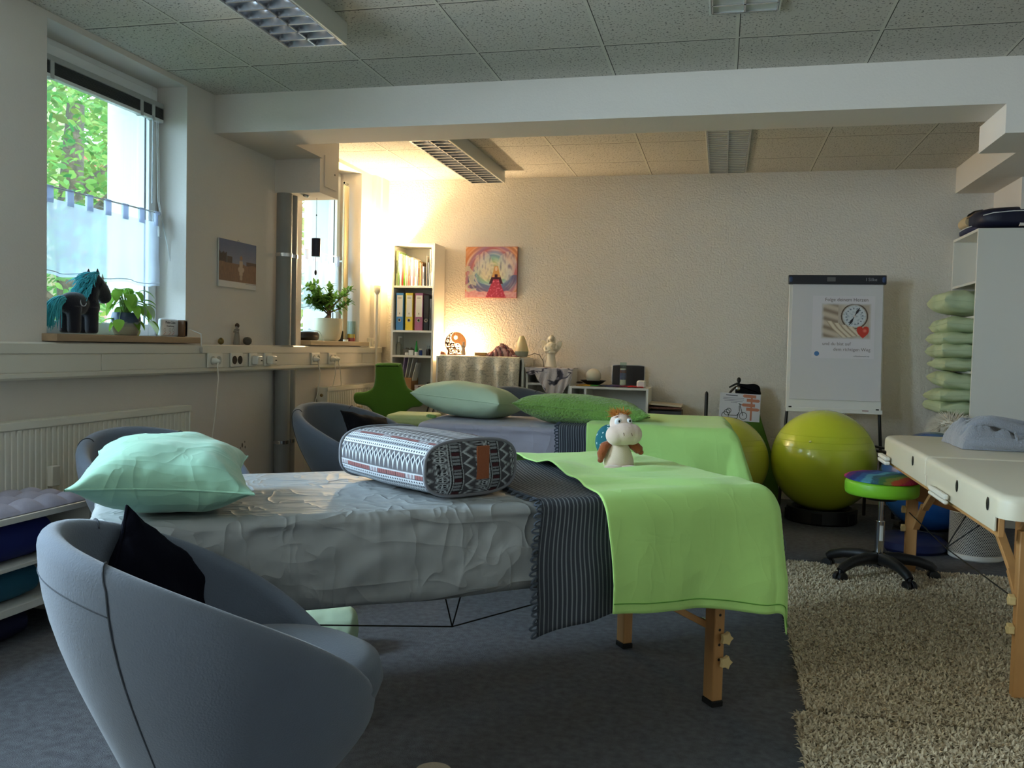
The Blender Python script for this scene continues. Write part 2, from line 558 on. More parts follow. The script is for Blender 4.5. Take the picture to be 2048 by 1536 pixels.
plug(5.85, [(.03, 0, -.03), (.035, .03, -.1), (.02, .02, -.25), (-.02, -.02, -.45), (-.05, -.05, -.65), (-.05, -.02, -.95)], 'white plug with cable hanging between pipes and far radiator')
plug(6.135, [(.03, 0, -.03), (.03, .01, -.12), (.0, .01, -.25)], 'left plug of the pair above the far radiator')
plug(6.196, [(.03, 0, -.03), (.035, .03, -.1), (.02, .08, -.2), (.0, .11, -.25)], 'right plug of the pair above the far radiator')

# grey pipes
GP = mat('grey_pipe', (142, 143, 142), .55, var=.05, vscale=6)
for yy, r_, xx, lb in ((5.425, .052, -2.92, 'wide grey vertical pipe, left one of the pair beside the second window'), (5.524, .042, -2.92, 'narrower grey vertical pipe, right one of the pair beside the second window')):
    t = thing('drain_pipe', lb, 'pipe', (xx, yy, 0), 0)
    obj('pipe_run', MB().cyl((0, 0, 1.152), (0, 0, 2.18), r_, n=28).cyl((0, 0, 0), (0, 0, .983), r_, n=28), GP, t)
    for z in (1.765, .49):
        obj('pipe_clamp', MB().lathe([(r_ + .001, -.012), (r_ + .005, -.012), (r_ + .005, .012), (r_ + .001, .012)], 28, (0, 0, z)).cyl((0, -r_ - .012, z), (0, -r_ + .005, z), .007), CHROME, t)

# ceiling luminaires
def luminaire(name, label, x0, x1, y0, y1, z0, z1, rows, cell, grp):
    t = thing(name, label, 'ceiling light', ((x0 + x1) / 2, (y0 + y1) / 2, z1), 0, grp)
    w, l, h = x1 - x0, y1 - y0, z1 - z0
    m = MB(); th = .004; e = .012
    m.box(-w / 2, w / 2, -l / 2, l / 2, -.004, 0)
    for s in (-1, 1):
        m.box(*sorted((s * w / 2, s * (w / 2 - e))), -l / 2, l / 2, -h, -.004)
        m.box(-w / 2 + e, w / 2 - e, *sorted((s * l / 2, s * (l / 2 - e))), -h, -.004)
    obj('housing', m, mat('lamp_housing', (205, 205, 198), .4), t, bevel=.002)
    lv = MB(); d = min(.05, h + .03)
    top = -h + d if h > .05 else -.006
    for c in range(rows + 1):
        x = -w / 2 + e + (w - 2 * e) * c / rows
        lv.box(x - .004, x + .004, -l / 2 + e, l / 2 - e, -h, -h + .006)
        # curved reflectors on both sides of each row
    n = int((l - 2 * e) / cell)
    for k in range(n + 1):
        y = -l / 2 + e + (l - 2 * e) * k / n
        lv.add([(-w / 2 + e, y - .006, -h), (-w / 2 + e, y + .006, -h), (-w / 2 + e, y, top), (w / 2 - e, y - .006, -h), (w / 2 - e, y + .006, -h), (w / 2 - e, y, top)],
               [(0, 1, 4, 3), (1, 2, 5, 4), (2, 0, 3, 5), (0, 2, 1), (3, 4, 5)])
    mm = mat('mirror_louvre', (216, 218, 222), .25, metal=.75)
    obj('louvre', lv, mm, t, smooth=False)
    rf = MB()
    for c in range(rows):
        xa = -w / 2 + e + (w - 2 * e) * c / rows; xb = -w / 2 + e + (w - 2 * e) * (c + 1) / rows
        xm = (xa + xb) / 2
        q = 10
        vs = []
        for i in range(q + 1):
            a = PI * i / q
            vs += [(xm - math.cos(a) * (xb - xa) / 2 * .98, -l / 2 + e, -h + .004 + math.sin(a) * (d - .012)), (xm - math.cos(a) * (xb - xa) / 2 * .98, l / 2 - e, -h + .004 + math.sin(a) * (d - .012))]
        rf.add(vs, [(2 * i, 2 * i + 1, 2 * i + 3, 2 * i + 2) for i in range(q)])
    obj('reflector', rf, mat('dark_mirror', (150, 154, 162), .15, metal=1.0), t)
    return t
G = 'louvred ceiling lights'
luminaire('ceiling_light', 'deep surface mounted louvred light hanging from the front ceiling near the first window', -2.0, -1.70, 2.2, 3.72, 2.53, 2.63, 2, .085, G)
luminaire('ceiling_light', 'surface mounted louvred light behind the beam, above the bookcase', -2.08, -1.79, 5.52, 7.03, 2.53, 2.63, 2, .085, G)
luminaire('ceiling_light', 'flush louvred light behind the beam, in front of the far wall middle', -.155, .14, 5.75, 7.28, 2.618, 2.63, 2, .06, G)
luminaire('ceiling_light', 'flush louvred light cut by the top edge of the photo', -.10, .19, 2.4, 3.88, 2.618, 2.63, 2, .085, G)

# radiators
RADM = mat('radiator_enamel', (232, 228, 214), .35)
def radiator(y0, y1, z0, z1, label):
    t = thing('radiator', label, 'radiator', (-2.978, (y0 + y1) / 2, z0), 0)
    l = y1 - y0; h = z1 - z0
    pts = []; n = int(l / .0333)
    vs = []; fs = []
    for i in range(n):
        yy = -l / 2 + .015 + (l - .03) * i / n; d = (l - .03) / n
        for q, o in ((0, 0), (.55, 0), (.66, -.008), (.89, -.008)):
            pts.append((yy + q * d, .105 + o))
    for i, (yy, x) in enumerate(pts):
        for z, k in ((.012, 0), (.035, 1), (h - .06, 1), (h - .035, 0)):
            vs.append((x if k else .105, yy, z))
    for i in range(len(pts) - 1):
        for k in range(3):
            fs.append((i * 4 + k, (i + 1) * 4 + k, (i + 1) * 4 + k + 1, i * 4 + k + 1))
    obj('front_panel', MB().add(vs, fs).box(.02, .1, -l / 2 + .01, l / 2 - .01, .012, h - .03), RADM, t, ang=25)
    for s_ in (-1, 1):
        obj('side_cover', MB().box(.02, .107, *sorted((s_ * l / 2, s_ * (l / 2 - .012))), 0, h), RADM, t, bevel=.003)
        obj('wall_bracket', MB().box(.002, .02, s_ * l / 3, s_ * l / 3 + .03, .05, h - .05), RADM, t)
    g = MB()
    g.box(.018, .03, -l / 2, l / 2, h - .006, h).box(.098, .109, -l / 2, l / 2, h - .03, h)
    for k in range(int(l / .02)):
        g.box(.03, .098, -l / 2 + .01 + k * .02, -l / 2 + .014 + k * .02, h - .006, h - .001)
    obj('top_grille', g, RADM, t, smooth=False)
    return t, l, h
t, l, h = radiator(2.5, 4.30, .385, .81, 'long white ribbed radiator under the first window behind the grey armchair')
obj('heat_meter', MB().box(.107, .135, -.17, -.12, .13, .22), mat('meter_plastic', (214, 210, 198), .4), t, bevel=.004)
t, l, h = radiator(6.03, 7.09, .25, .84, 'shorter white ribbed radiator under the second window by the green chair')
obj('heat_meter', MB().box(.107, .135, .02, .065, .33, .42), mat('meter_brass', (190, 176, 140), .4), t, bevel=.004)
for z in (.53, .05):
    obj('side_plug', MB().lathe([(.011, 0), (.013, .006), (.006, .01)], 14, M=Matrix.Translation((.06, -.53, z)) @ Matrix.Rotation(PI / 2, 4, 'X')), mat('brass', (150, 125, 80), .4, metal=.8), t)

# small damage in the plaster near the pipes
h_ = mat('bare_filler', (120, 112, 100), .9)
mk = MB()
for yy, z, s_ in ((5.02, .505, .016), (5.055, .49, .009), (5.05, .525, .007), (5.0, .49, .007)):
    mk.ell((-2.979, yy, z), (.002, s_ * .6, s_), 8)
struct('trim_12', mk, h_)

# ================================================================ outside: trees, hedge, neighbour house
LEAFO = translucent('leaf_outdoor', (120, 170, 60), .5)
BARK = mat('bark', (96, 84, 70), .95, bump=.8, bscale=20, bdist=.03)
def foliage(n, center, radii, size, seed, hue, shell=.35, parent=None, name='foliage', m=None):
    rng = np.random.default_rng(seed)
    d = rng.normal(size=(n, 3)); d /= np.linalg.norm(d, axis=1)[:, None]
    rr = shell + (1 - shell) * rng.random(n) ** .6
    p = d * rr[:, None] * np.array(radii) + np.array(center)
    p += .10 * np.sin(p[:, [1, 2, 0]] * 3.1)
    mb = MB()
    for i in range(n):
        q = Euler((rng.uniform(-.9, .9), rng.uniform(-.9, .9), rng.uniform(0, 6.28))).to_matrix()
        s = size * rng.uniform(.6, 1.3)
        loc = Vector(p[i])
        vs = [loc + q @ Vector(v) * s for v in ((0, 0, 0), (.33, .35, -.05), (.28, .75, -.1), (0, 1.1, -.25), (-.28, .75, -.1), (-.33, .35, -.05), (0, .5, .04))]
        k = rng.uniform(.6, 1.25)
        c = lin(hue); g = rng.uniform(-.03, .05)
        mb.add(vs, [(0, 1, 6), (1, 2, 6), (2, 3, 6), (3, 4, 6), (4, 5, 6), (5, 0, 6)], None, (max(0, c[0] * k + g), c[1] * k, c[2] * k))
    return obj(name, mb, m or LEAFO, parent, smooth=True, ang=180)
def tree(label, x, y, h, crown, n, size, seed, hue, tr=.16, grp=None, fork=False, bark=None):
    t = thing('tree', label, 'tree', (x, y, -.8), 0, grp)
    tb = MB()
    tb.tube([(0, 0, 0), (.05, .04, h * .3), (0, -.03, h * .6), (.05, 0, h * .85)], [tr * 1.2, tr, tr * .8, tr * .5], 12)
    for k in range(6):
        a = k * 1.1 + seed
        z = h * (.35 + .08 * k)
        tb.tube([(0, 0, z), (.5 * math.cos(a), .5 * math.sin(a), z + .45), (1.0 * math.cos(a), 1.0 * math.sin(a), z + .7)], [tr * .45, tr * .25, tr * .1], 8)
    obj('trunk', tb, bark or BARK, t)
    foliage(n, (0, 0, crown[3]), crown[:3], size, seed, hue, .15, t)
    return t
tree('bright green leafy tree close outside the first window', -6.3, 7.4, 5.0, (1.7, 2.3, 2.2, 3.9), 5600, .088, 3, (112, 146, 76))
tree('pale barked forked tree further back outside the first window', -9.3, 10.6, 7.0, (2.6, 3.0, 3.0, 4.6), 4200, .15, 5, (128, 154, 90), .22, bark=mat('pale_bark', (176, 164, 128), .9, bump=.4, bscale=12))
tree('yellow green bush outside the second window', -6.6, 14.0, 4.4, (1.9, 2.6, 2.3, 3.2), 2600, .14, 8, (146, 154, 92), .12)
tree('darker leafy tree at the left edge of the first window view', -5.6, 4.9, 4.2, (1.2, 1.4, 1.9, 3.2), 1900, .085, 11, (94, 128, 72))
tree('tall tree filling the gap behind the near trees', -13.0, 17.0, 8.0, (4.0, 5.0, 4.0, 5.0), 1500, .34, 13, (114, 144, 82), .25)
hd = thing('hedge', 'clipped green hedge low outside the first window', 'hedge', (-5.2, 7.0, -.8), 0)
foliage(3600, (0, 0, 1.1), (.7, 4.6, 1.15), .09, 21, (122, 146, 68), .5, hd)
hb = MB().tube([(0, -4, 0), (0, -4, .6)], .03)
for k in range(9): hb.tube([(0, -4 + k, 0), (.1, -3.9 + k, .8), (.0, -4.1 + k, 1.3)], [.03, .02, .01], 6)
obj('stem', hb, BARK, hd)
gr = struct('ground', MB().box(-40, -3.6, -20, 50, -.9, -.8), mat('lawn', (52, 74, 32), .95, var=.2, vscale=4), smooth=False)
hs = thing('neighbour_house', 'pinkish brick house glimpsed between the leaves', 'house', (-24, 30, -.8), R(20))
obj('brick_wall', MB().box(-5, 5, -4, 4, 0, 6), mat('outdoor_brick', (160, 118, 106), .9, var=.15, vscale=3), hs, smooth=False)
obj('house_roof', MB().prism([(-5.4, 6), (0, 9), (5.4, 6)], -4.3, 4.3), mat('roof_tile', (150, 84, 66), .9), hs, smooth=False)
for k in (-1, 1):
    obj('house_window', MB().box(k * 2.5 - .6, k * 2.5 + .6, -4.05, -3.98, 3, 4.5), WHITE, hs, smooth=False)
# ================================================================ cloth and cushion builders
def pillow(w, h, t, seed=0, nx=44, wr=.006, pinch=.10, puff=.5, seam=.012, creases=1.0):
    """pillow centred on its local origin, lying in xy, thickness along z"""
    def pt(u, v, side):
        a, b_ = math.sin((2 * u - 1) * PI / 2), math.sin((2 * v - 1) * PI / 2)
        x = a * w / 2 * (1 - pinch * (1 - b_ * b_) ** 1.0 * abs(a) ** 3)
        y = b_ * h / 2 * (1 - pinch * (1 - a * a) ** 1.0 * abs(b_) ** 3)
        e = max(0, (1 - abs(a) ** 2.4)) ** puff * max(0, (1 - abs(b_) ** 2.4)) ** puff
        z = t / 2 * e
        k = min(1.0, 4 * e) if e < .25 else 1
        # creases run out from the corners and along the seams
        r = math.atan2(b_ * h, a * w)
        c = wr * creases * (nz(a * 2.2, b_ * 2.2, seed + 3) * 1.6 + .8 * math.sin(9 * r + 5 * nz(a, b_, seed)) * (a * a + b_ * b_) * .5 + .7 * abs(nz(a * 7 + 4 * b_, b_ * 1.5, seed + 9)))
        return (x + .004 * nz(a * 6, b_ * 6, seed + 30), y + .004 * nz(a * 6, b_ * 6, seed + 40), side * (z + c * k * (1 if side > 0 else .5)))
    mb = MB()
    mb.grid(lambda u, v: pt(u, v, 1), nx, nx)
    mb.grid(lambda u, v: pt(1 - u, v, -1), nx, nx)
    return mb
def seam_line(w, h, pinch=.10, seed=0):
    pts = []
    for k in range(81):
        q = k / 80 * 4; s = int(q) % 4; f = 2 * (q - int(q)) - 1
        a, b_ = [(f, -1), (1, f), (-f, 1), (-1, -f)][s]
        pts.append((a * w / 2 * (1 - pinch * (1 - b_ * b_) * abs(a) ** 3), b_ * h / 2 * (1 - pinch * (1 - a * a) * abs(b_) ** 3), 0))
    return pts
def cushion(name, label, cat, w, h, t, m, loc, rot, seed=0, seamr=.004, seam_mat=None, group=None, **k):
    o = thing(name, label, cat, loc, tuple(rot), group)
    obj('cover', pillow(w, h, t, seed, **k), m, o, ang=180)
    obj('seam', MB().tube(seam_line(w, h, k.get('pinch', .10)), seamr, 6, caps=False), seam_mat or m, o)
    return o

C_FLARE = False
def drape(hw, xl, xe, top, near, end, far, amp=.018, freq=9, seed=0, edge=.03, nx=90, ny=110, lift=.004, hem=None, wfun=None, x0var=None):
    """cloth over a table of half width hw whose right end is at xe; starts at xl, hangs near/end/far"""
    Ls = (xe - xl) + end
    def fn(u, v):
        t = -(hw + near) + v * (2 * hw + near + far)
        xs = xl + (x0var(t) if x0var else 0)
        s = xs + u * (xe + end - xs)
        ds = max(0.0, s - xe)
        dt = max(0.0, -t - hw) if t < 0 else -max(0.0, t - hw)
        x = min(s, xe); y = max(-hw, min(hw, t))
        d = math.hypot(ds, dt)
        z = top + lift + (wfun(s, t) if wfun else 0) * (1 if d < .001 else max(0, 1 - d * 8))
        if d > 0:
            ux, uy = ds / d, -dt / d
            # rounded fold at the edge, then hanging with soft vertical folds
            er = edge
            if d < er * 1.57:
                a = d / er
                out = er * math.sin(a); dn = er * (1 - math.cos(a))
            else:
                out = er; dn = er + (d - er * 1.57)
            k = min(1.0, max(0, dn - .03) / .22)
            par = x - y + .3 * math.atan2(ds, abs(dt) + 1e-6)
            w_ = amp * k * (math.sin(par * freq * 2 + seed + 1.3 * nz(par * 2, 0, seed)) + .6 * nz(par * 9, dn * 3, seed))
            corner = min(ds, abs(dt)) * 2 / max(d, 1e-4)
            out += w_ + .03 * k * corner + .012 * k + (.10 * dn if (C_FLARE and ds > abs(dt)) else 0)
            x += ux * out; y += uy * out
            z -= dn
        if hem: z += hem(s, t) * min(1, d * 4)
        return (x, y, z)
    return fn

def sheet_mesh(L, Wd, zt, zb, seed, cr=.12, amp=.007, ext=0.0, n=260, m_=26):
    """fitted bed sheet: perimeter sweep with rounded corners plus a top"""
    hl, hw = L / 2, Wd / 2
    per = []
    segs = [((hl - cr, -hw), None)]
    def corner(cx, cy, a0):
        return [(cx + cr * math.cos(a0 + PI / 2 * k / 10), cy + cr * math.sin(a0 + PI / 2 * k / 10), math.cos(a0 + PI / 2 * k / 10), math.sin(a0 + PI / 2 * k / 10)) for k in range(11)]
    def side(p, q, nn, nx_, ny_):
        return [(p[0] + (q[0] - p[0]) * k / nn, p[1] + (q[1] - p[1]) * k / nn, nx_, ny_) for k in range(1, nn)]
    per += side((-hl + cr, -hw), (hl - cr, -hw), 110, 0, -1)
    per += corner(hl - cr, -hw + cr, -PI / 2)
    per += side((hl, -hw + cr), (hl, hw - cr), 40, 1, 0)
    per += corner(hl - cr, hw - cr, 0)
    per += side((hl - cr, hw), (-hl + cr, hw), 110, 0, 1)
    per += corner(-hl + cr, hw - cr, PI / 2)
    per += side((-hl, hw - cr), (-hl, -hw + cr), 40, -1, 0)
    per += corner(-hl + cr, -hw + cr, PI)
    N_ = len(per)
    rings = []
    def wr(x, y, z, s):
        d1 = (x * .9 + z * .8) ; d2 = (-x * .5 + z * 1.1)
        a = abs(nz(d1 * 5, y * 3 + z * 2, s))
        b2 = abs(nz(d2 * 9, y * 4, s + 7))
        return amp * (1.4 * (0.35 - a) + .9 * (.3 - b2) + .5 * nz(x * 22, y * 22, z * 22 + s))
    # side rings: from hem (tucked under) to top edge
    prof = [(-.05, zb - .0), (-.012, zb - .004), (0, zb + .01)] + [(0.006 * math.sin(PI * k / 10), zb + .01 + (zt - .035 - zb - .01) * k / 14) for k in range(1, 15)]
    for k in range(1, 8):
        a = PI / 2 * k / 7
        prof.append((-.035 + .035 * math.cos(a), zt - .035 + .035 * math.sin(a)))
    vs = []; fs = []
    for off, z in prof:
        for i, (x, y, nx_, ny_) in enumerate(per):
            k = 1 if z > zb + .02 and z < zt - .03 else .35
            o = off + wr(x, y, z, seed) * k * 1.6
            zz = z + (.012 * nz(x * 3, y * 3, seed) if z < zb + .02 else 0)
            vs.append((x + nx_ * o, y + ny_ * o, zz))
    R_ = len(prof)
    for j in range(R_ - 1):
        for i in range(N_):
            fs.append((j * N_ + i, j * N_ + (i + 1) % N_, (j + 1) * N_ + (i + 1) % N_, (j + 1) * N_ + i))
    # top: shrink rings toward the spine
    base = (R_ - 1) * N_
    steps = 16
    for q in range(1, steps + 1):
        f = 1 - q / steps
        for i, (x, y, nx_, ny_) in enumerate(per):
            px = x - nx_ * .035; py = y - ny_ * .035
            xx = (hl - hw) * max(-1, min(1, px / (hl - hw))) + (px - (hl - hw) * max(-1, min(1, px / (hl - hw)))) * f
            yy = py * f
            zz = zt + amp * 1.1 * (abs(nz(xx * 3 + yy, yy * 22, seed + 5)) - .25 + .4 * nz(xx * 4, yy * 5, seed)) * min(1, (1 - f) * 4)
            vs.append((xx, yy, zz))
    for j in range(steps):
        for i in range(N_):
            a = base + j * N_; b2 = a + N_
            fs.append((a + i, a + (i + 1) % N_, b2 + (i + 1) % N_, b2 + i))
    return MB().add(vs, fs)

# ================================================================ massage tables
def creased(name, rgb, strength):
    m = mat(name, rgb, .85, sheen=.15)
    N, Lk = m.node_tree.nodes, m.node_tree.links
    tc = N.new('ShaderNodeTexCoord')
    last = None
    for rot, sc, sd, scl in (((0, .85, 0), 4.5, 0, (.6, 1, 1.7)), ((0, .35, 0), 6, 4, (1.5, 1, .6)), ((0, 0, .12), 5, 9, (.35, 2.4, .4))):
        mp = N.new('ShaderNodeMapping'); mp.inputs['Rotation'].default_value = rot; mp.inputs['Scale'].default_value = scl; mp.inputs['Location'].default_value = (sd, sd, sd)
        Lk.new(tc.outputs['Object'], mp.inputs['Vector'])
        n = N.new('ShaderNodeTexNoise'); n.inputs['Scale'].default_value = sc; n.inputs['Detail'].default_value = 2; n.inputs['Distortion'].default_value = .5
        Lk.new(mp.outputs['Vector'], n.inputs['Vector'])
        a = N.new('ShaderNodeMath'); a.operation = 'SUBTRACT'; a.inputs[1].default_value = .5; Lk.new(n.outputs['Fac'], a.inputs[0])
        b = N.new('ShaderNodeMath'); b.operation = 'ABSOLUTE'; Lk.new(a.outputs[0], b.inputs[0])
        c = N.new('ShaderNodeMath'); c.operation = 'MULTIPLY'; c.inputs[1].default_value = -20; Lk.new(b.outputs[0], c.inputs[0])
        e = N.new('ShaderNodeMath'); e.operation = 'EXPONENT'; Lk.new(c.outputs[0], e.inputs[0])
        if last:
            s_ = N.new('ShaderNodeMath'); s_.operation = 'ADD'; Lk.new(last, s_.inputs[0]); Lk.new(e.outputs[0], s_.inputs[1]); last = s_.outputs[0]
        else: last = e.outputs[0]
    bp = N.new('ShaderNodeBump'); bp.inputs['Strength'].default_value = strength; bp.inputs['Distance'].default_value = .008
    Lk.new(last, bp.inputs['Height']); Lk.new(bp.outputs['Normal'], N['Principled BSDF'].inputs['Normal'])
    return m
SHEET = creased('grey_sheet', (134, 126, 123), .5)
SHEET2 = creased('lilac_grey_sheet', (156, 154, 168), .3)
PAD = mat('cream_vinyl', (226, 218, 196), .38, bump=.05, bscale=30)
KNOB = mat('pale_knob', (222, 196, 140), .45)
RUB = mat('rubber', (20, 20, 20), .8)
WIRE = mat('black_wire', (14, 14, 14), .6)

def leg_mb(x, y, top, px=.0):
    """square wooden massage table leg with a lower telescoping piece"""
    return MB().box(x - .02, x + .02, y - .028, y + .028, .02, top)

def table_frame(t, legs, top, L, Wd, inner, dirs):
    """legs: list of (x, y); star knobs on each; braces toward the middle"""
    for x, y in legs:
        lg = obj('leg', leg_mb(x, y, top), BEECH, t, bevel=.004)
        for k in range(6):
            z = .16 + k * .05
            obj('adjustment_hole', MB().cyl((x, y - .0288, z), (x, y - .027, z), .005, n=8), HOLE, lg)
        obj('rubber_foot', MB().box(x - .022, x + .022, y - .03, y + .03, 0, .02), RUB, lg, bevel=.003)
        for z in (.155, .235):
            star = []
            for q in range(10):
                r_ = .024 if q % 2 == 0 else .016
                star.append((r_ * math.cos(q * PI / 5), r_ * math.sin(q * PI / 5)))
            sg = 1 if x > 0 else -1
            yk = -1 if y < 0 else 1
            kb = MB().prism(star, -.008, .008, Matrix.Translation((x + sg * .016, y + yk * .044, z)))
            kb.cyl((x + sg * .016, y + yk * .028, z), (x + sg * .016, y + yk * .044, z), .006, n=10)
            obj('star_knob', kb, KNOB, lg, bevel=.003)
    for x, y in legs:
        sg = 1 if x > 0 else -1
        yb = y * .86
        b_ = MB().box(-.012, .012, -.012, .012, 0, 1)
        p0 = V(x - sg * .01, yb, .26); p1 = V(x - sg * .38, yb, .46)
        d = p1 - p0
        Mx = Matrix.Translation(p0) @ d.to_track_quat('Z', 'X').to_matrix().to_4x4() @ Matrix.Diagonal((1, 1.5, d.length, 1))
        m2 = MB().box(-.011, .011, -.011, .011, 0, 1, Mx)
        br = obj('diagonal_brace', m2, BEECH, t, bevel=.002)
        obj('brace_hinge', MB().cyl(tuple(p0 + V(0, -.02, .01)), tuple(p0 + V(0, .02, .01)), .008, n=10), STEEL, br)
    for x in sorted({q[0] for q in legs}):
        obj('cross_rail', MB().box(x - .011, x + .011, -abs(legs[0][1]) + .02, abs(legs[0][1]) - .02, top * .60, top * .60 + .05), BEECH, t, bevel=.003)

A1 = R(36)
t1 = thing('massage_table', 'wooden legged massage table nearest the camera, under a grey sheet and green fleece', 'massage table', (-.882, 2.673, 0), A1)
obj('pad', MB().box(-.98, .93, -.36, .36, .645, .705), PAD, t1, bevel=.03, bseg=3)
obj('table_rim', MB().box(-.965, .925, -.35, -.325, .55, .645).box(-.965, .925, .325, .35, .55, .645).box(-.965, -.94, -.325, .325, .55, .645).box(.90, .925, -.325, .325, .55, .645), BEECH, t1, bevel=.003)
table_frame(t1, [(.885, -.295), (.885, .295), (-.86, -.295), (-.86, .295)], .56, 2, .72, 0, 0)
cb = [[(.86, .29, .27), (.16, .29, .155)], [(.16, .29, .155), (-.86, .29, .27)], [(.16, .29, .155), (-.0, .05, .54)], [(.16, .29, .155), (.16, .05, .54)]]
for seg in cb:
    obj('tension_cable', MB().cyl(seg[0], seg[1], .0028, n=8), WIRE, t1)
sh = obj('fitted_sheet', sheet_mesh(1.96, .80, .728, .475, 3.0, cr=.13, amp=.009), SHEET, None, ang=180, loc=(-.902, 2.658, 0), rot=(0, 0, A1))
tag(sh, 'wrinkled grey fitted sheet on the nearest massage table', 'bed sheet')

A2 = R(4)
C2 = (-.855, 5.27, 0)
t2 = thing('massage_table', 'second massage table, behind the nearest one, under a lilac grey sheet', 'massage table', C2, A2)
obj('pad', MB().box(-.88, .80, -.35, .35, .64, .70), PAD, t2, bevel=.03, bseg=3)
obj('table_rim', MB().box(-.86, .79, -.34, .34, .55, .64), BEECH, t2, bevel=.003)
table_frame(t2, [(.70, -.29), (.70, .29), (-.76, -.29), (-.76, .29)], .56, 2, .7, 0, 0)
sh = obj('fitted_sheet', sheet_mesh(1.74, .78, .722, .47, 9.0, cr=.09, amp=.005), SHEET2, None, ang=180, loc=(C2[0] - .045, C2[1], 0), rot=(0, 0, A2))
tag(sh, 'smooth lilac grey fitted sheet on the second massage table', 'bed sheet')

# striped throws with a frilled edge, and the lime fleeces over them
def stripes(c0, c1, per, wid):
    m = mat('striped_throw', (60, 68, 80), .9)
    return m
def throw_col(s):
    f = (s / .0135) % 1.0
    return lin((122, 128, 134)) if f < .24 else lin((54, 59, 68))
def make_throw(C, A, hw, xl, xe, near, end, far, label, seed):
    o = thing('striped_throw', label, 'throw', C, A, 'dark striped throws over the table ends')
    hemf = lambda s, t: .02 * nz(s * 3, 0, seed) + ((.04 * math.sin((s - xl) * 7) if s < xl + .22 else .04) if t < 0 else 0) + (.03 * min(1, max(0, (s - xl - .15) / .15)) if t < 0 else 0)
    fn = drape(hw, xl, xe, .735, near, end, far, amp=.012, freq=8, seed=seed, hem=hemf, lift=.006,
               x0var=lambda t: (.25 if seed < 5 else .05) * max(0, (t + .1)) + .02 * nz(t * 4, seed))
    NX = 640
    mb = MB().grid(fn, NX, 90, lambda u, v: throw_col(xl + u * (xe + end - xl)))
    obj('weave', mb, VC(.95, .3, 300), o, solid=.004, ang=180)
    fr = MB(); rng = random.Random(seed)
    for k in range(76):
        v = (k + .5) / 76
        p = Vector(fn(0, v)); q = Vector(fn(.01, v)); d = (p - q).normalized(); w_ = (Vector(fn(0, min(1, v + .01))) - p).normalized()
        ln = .016 + .006 * rng.random()
        pts = []
        for j in range(7):
            a = PI * j / 6
            pts.append(p + d * ln * math.sin(a) + w_ * .008 * math.cos(a) + d.cross(w_) * .006 * math.sin(a) * (1 if k % 2 else -1))
        fr.tube(pts, .0035, 5, lin((70, 78, 90)))
    obj('frilled_edge', fr, VC(.95, .3, 300), o)
    return o
make_throw((-.882, 2.673, 0), A1, .405, .17, .965, .41, .36, .3, 'dark blue grey striped throw with looped edge on the nearest massage table', 2)
make_throw(C2, A2, .395, -.06, .84, .40, .26, .2, 'dark striped throw with looped edge on the second massage table', 9)

FLEECE = creased('lime_fleece', (184, 232, 134), .13)
def make_fleece(C, A, hw, xl, xe, near, end, far, label, seed, x0var, amp=.026, wv=.01, freq=6):
    o = thing('fleece_blanket', label, 'blanket', C, A, 'lime green fleece blankets')
    hemf = lambda s, t: .012 * nz(s * 4, t, seed + 3) - (.045 * min(1, max(0, (s - xl) / .55)) if t < -.1 else 0) + (.05 if t > .1 else 0)
    wf = lambda s, t: wv * max(0, nz(s * 3.2 + t * 1.2, t * 5 - s, seed)) * 1.6 + .006
    fn = drape(hw, xl, xe, .748, near, end, far, amp=amp, freq=freq, seed=seed, hem=hemf, lift=.006, wfun=wf, x0var=x0var, edge=.065)
    obj('fleece', MB().grid(fn, 110, 130), FLEECE, o, solid=.004, ang=180)
    # stitched hem along the near edge
    pts = [Vector(fn(u / 60, .022)) + Vector((0, -.004, 0)) for u in range(61)]
    obj('hem_stitch', MB().tube(pts, .0016, 5), mat('hem_thread', (96, 160, 60), .9), o)
    return o
make_fleece((-.882, 2.673, 0), A1, .425, .36, .94, .37, .27, .12, 'lime green fleece blanket on the nearest massage table under the plush turtle', 4,
            lambda t: (.10 * (t + .42) / .8 if t > -.42 else 0) + .03 * nz(t * 3, 1.3), wv=.02)
C_FLARE = True
make_fleece(C2, A2, .432, .10, .87, .42, .46, .10, 'lime green fleece blanket over the right end of the second massage table', 14,
            lambda t: .04 * nz(t * 3, 4.3) + (.16 * max(0, t + .40)), amp=.034)
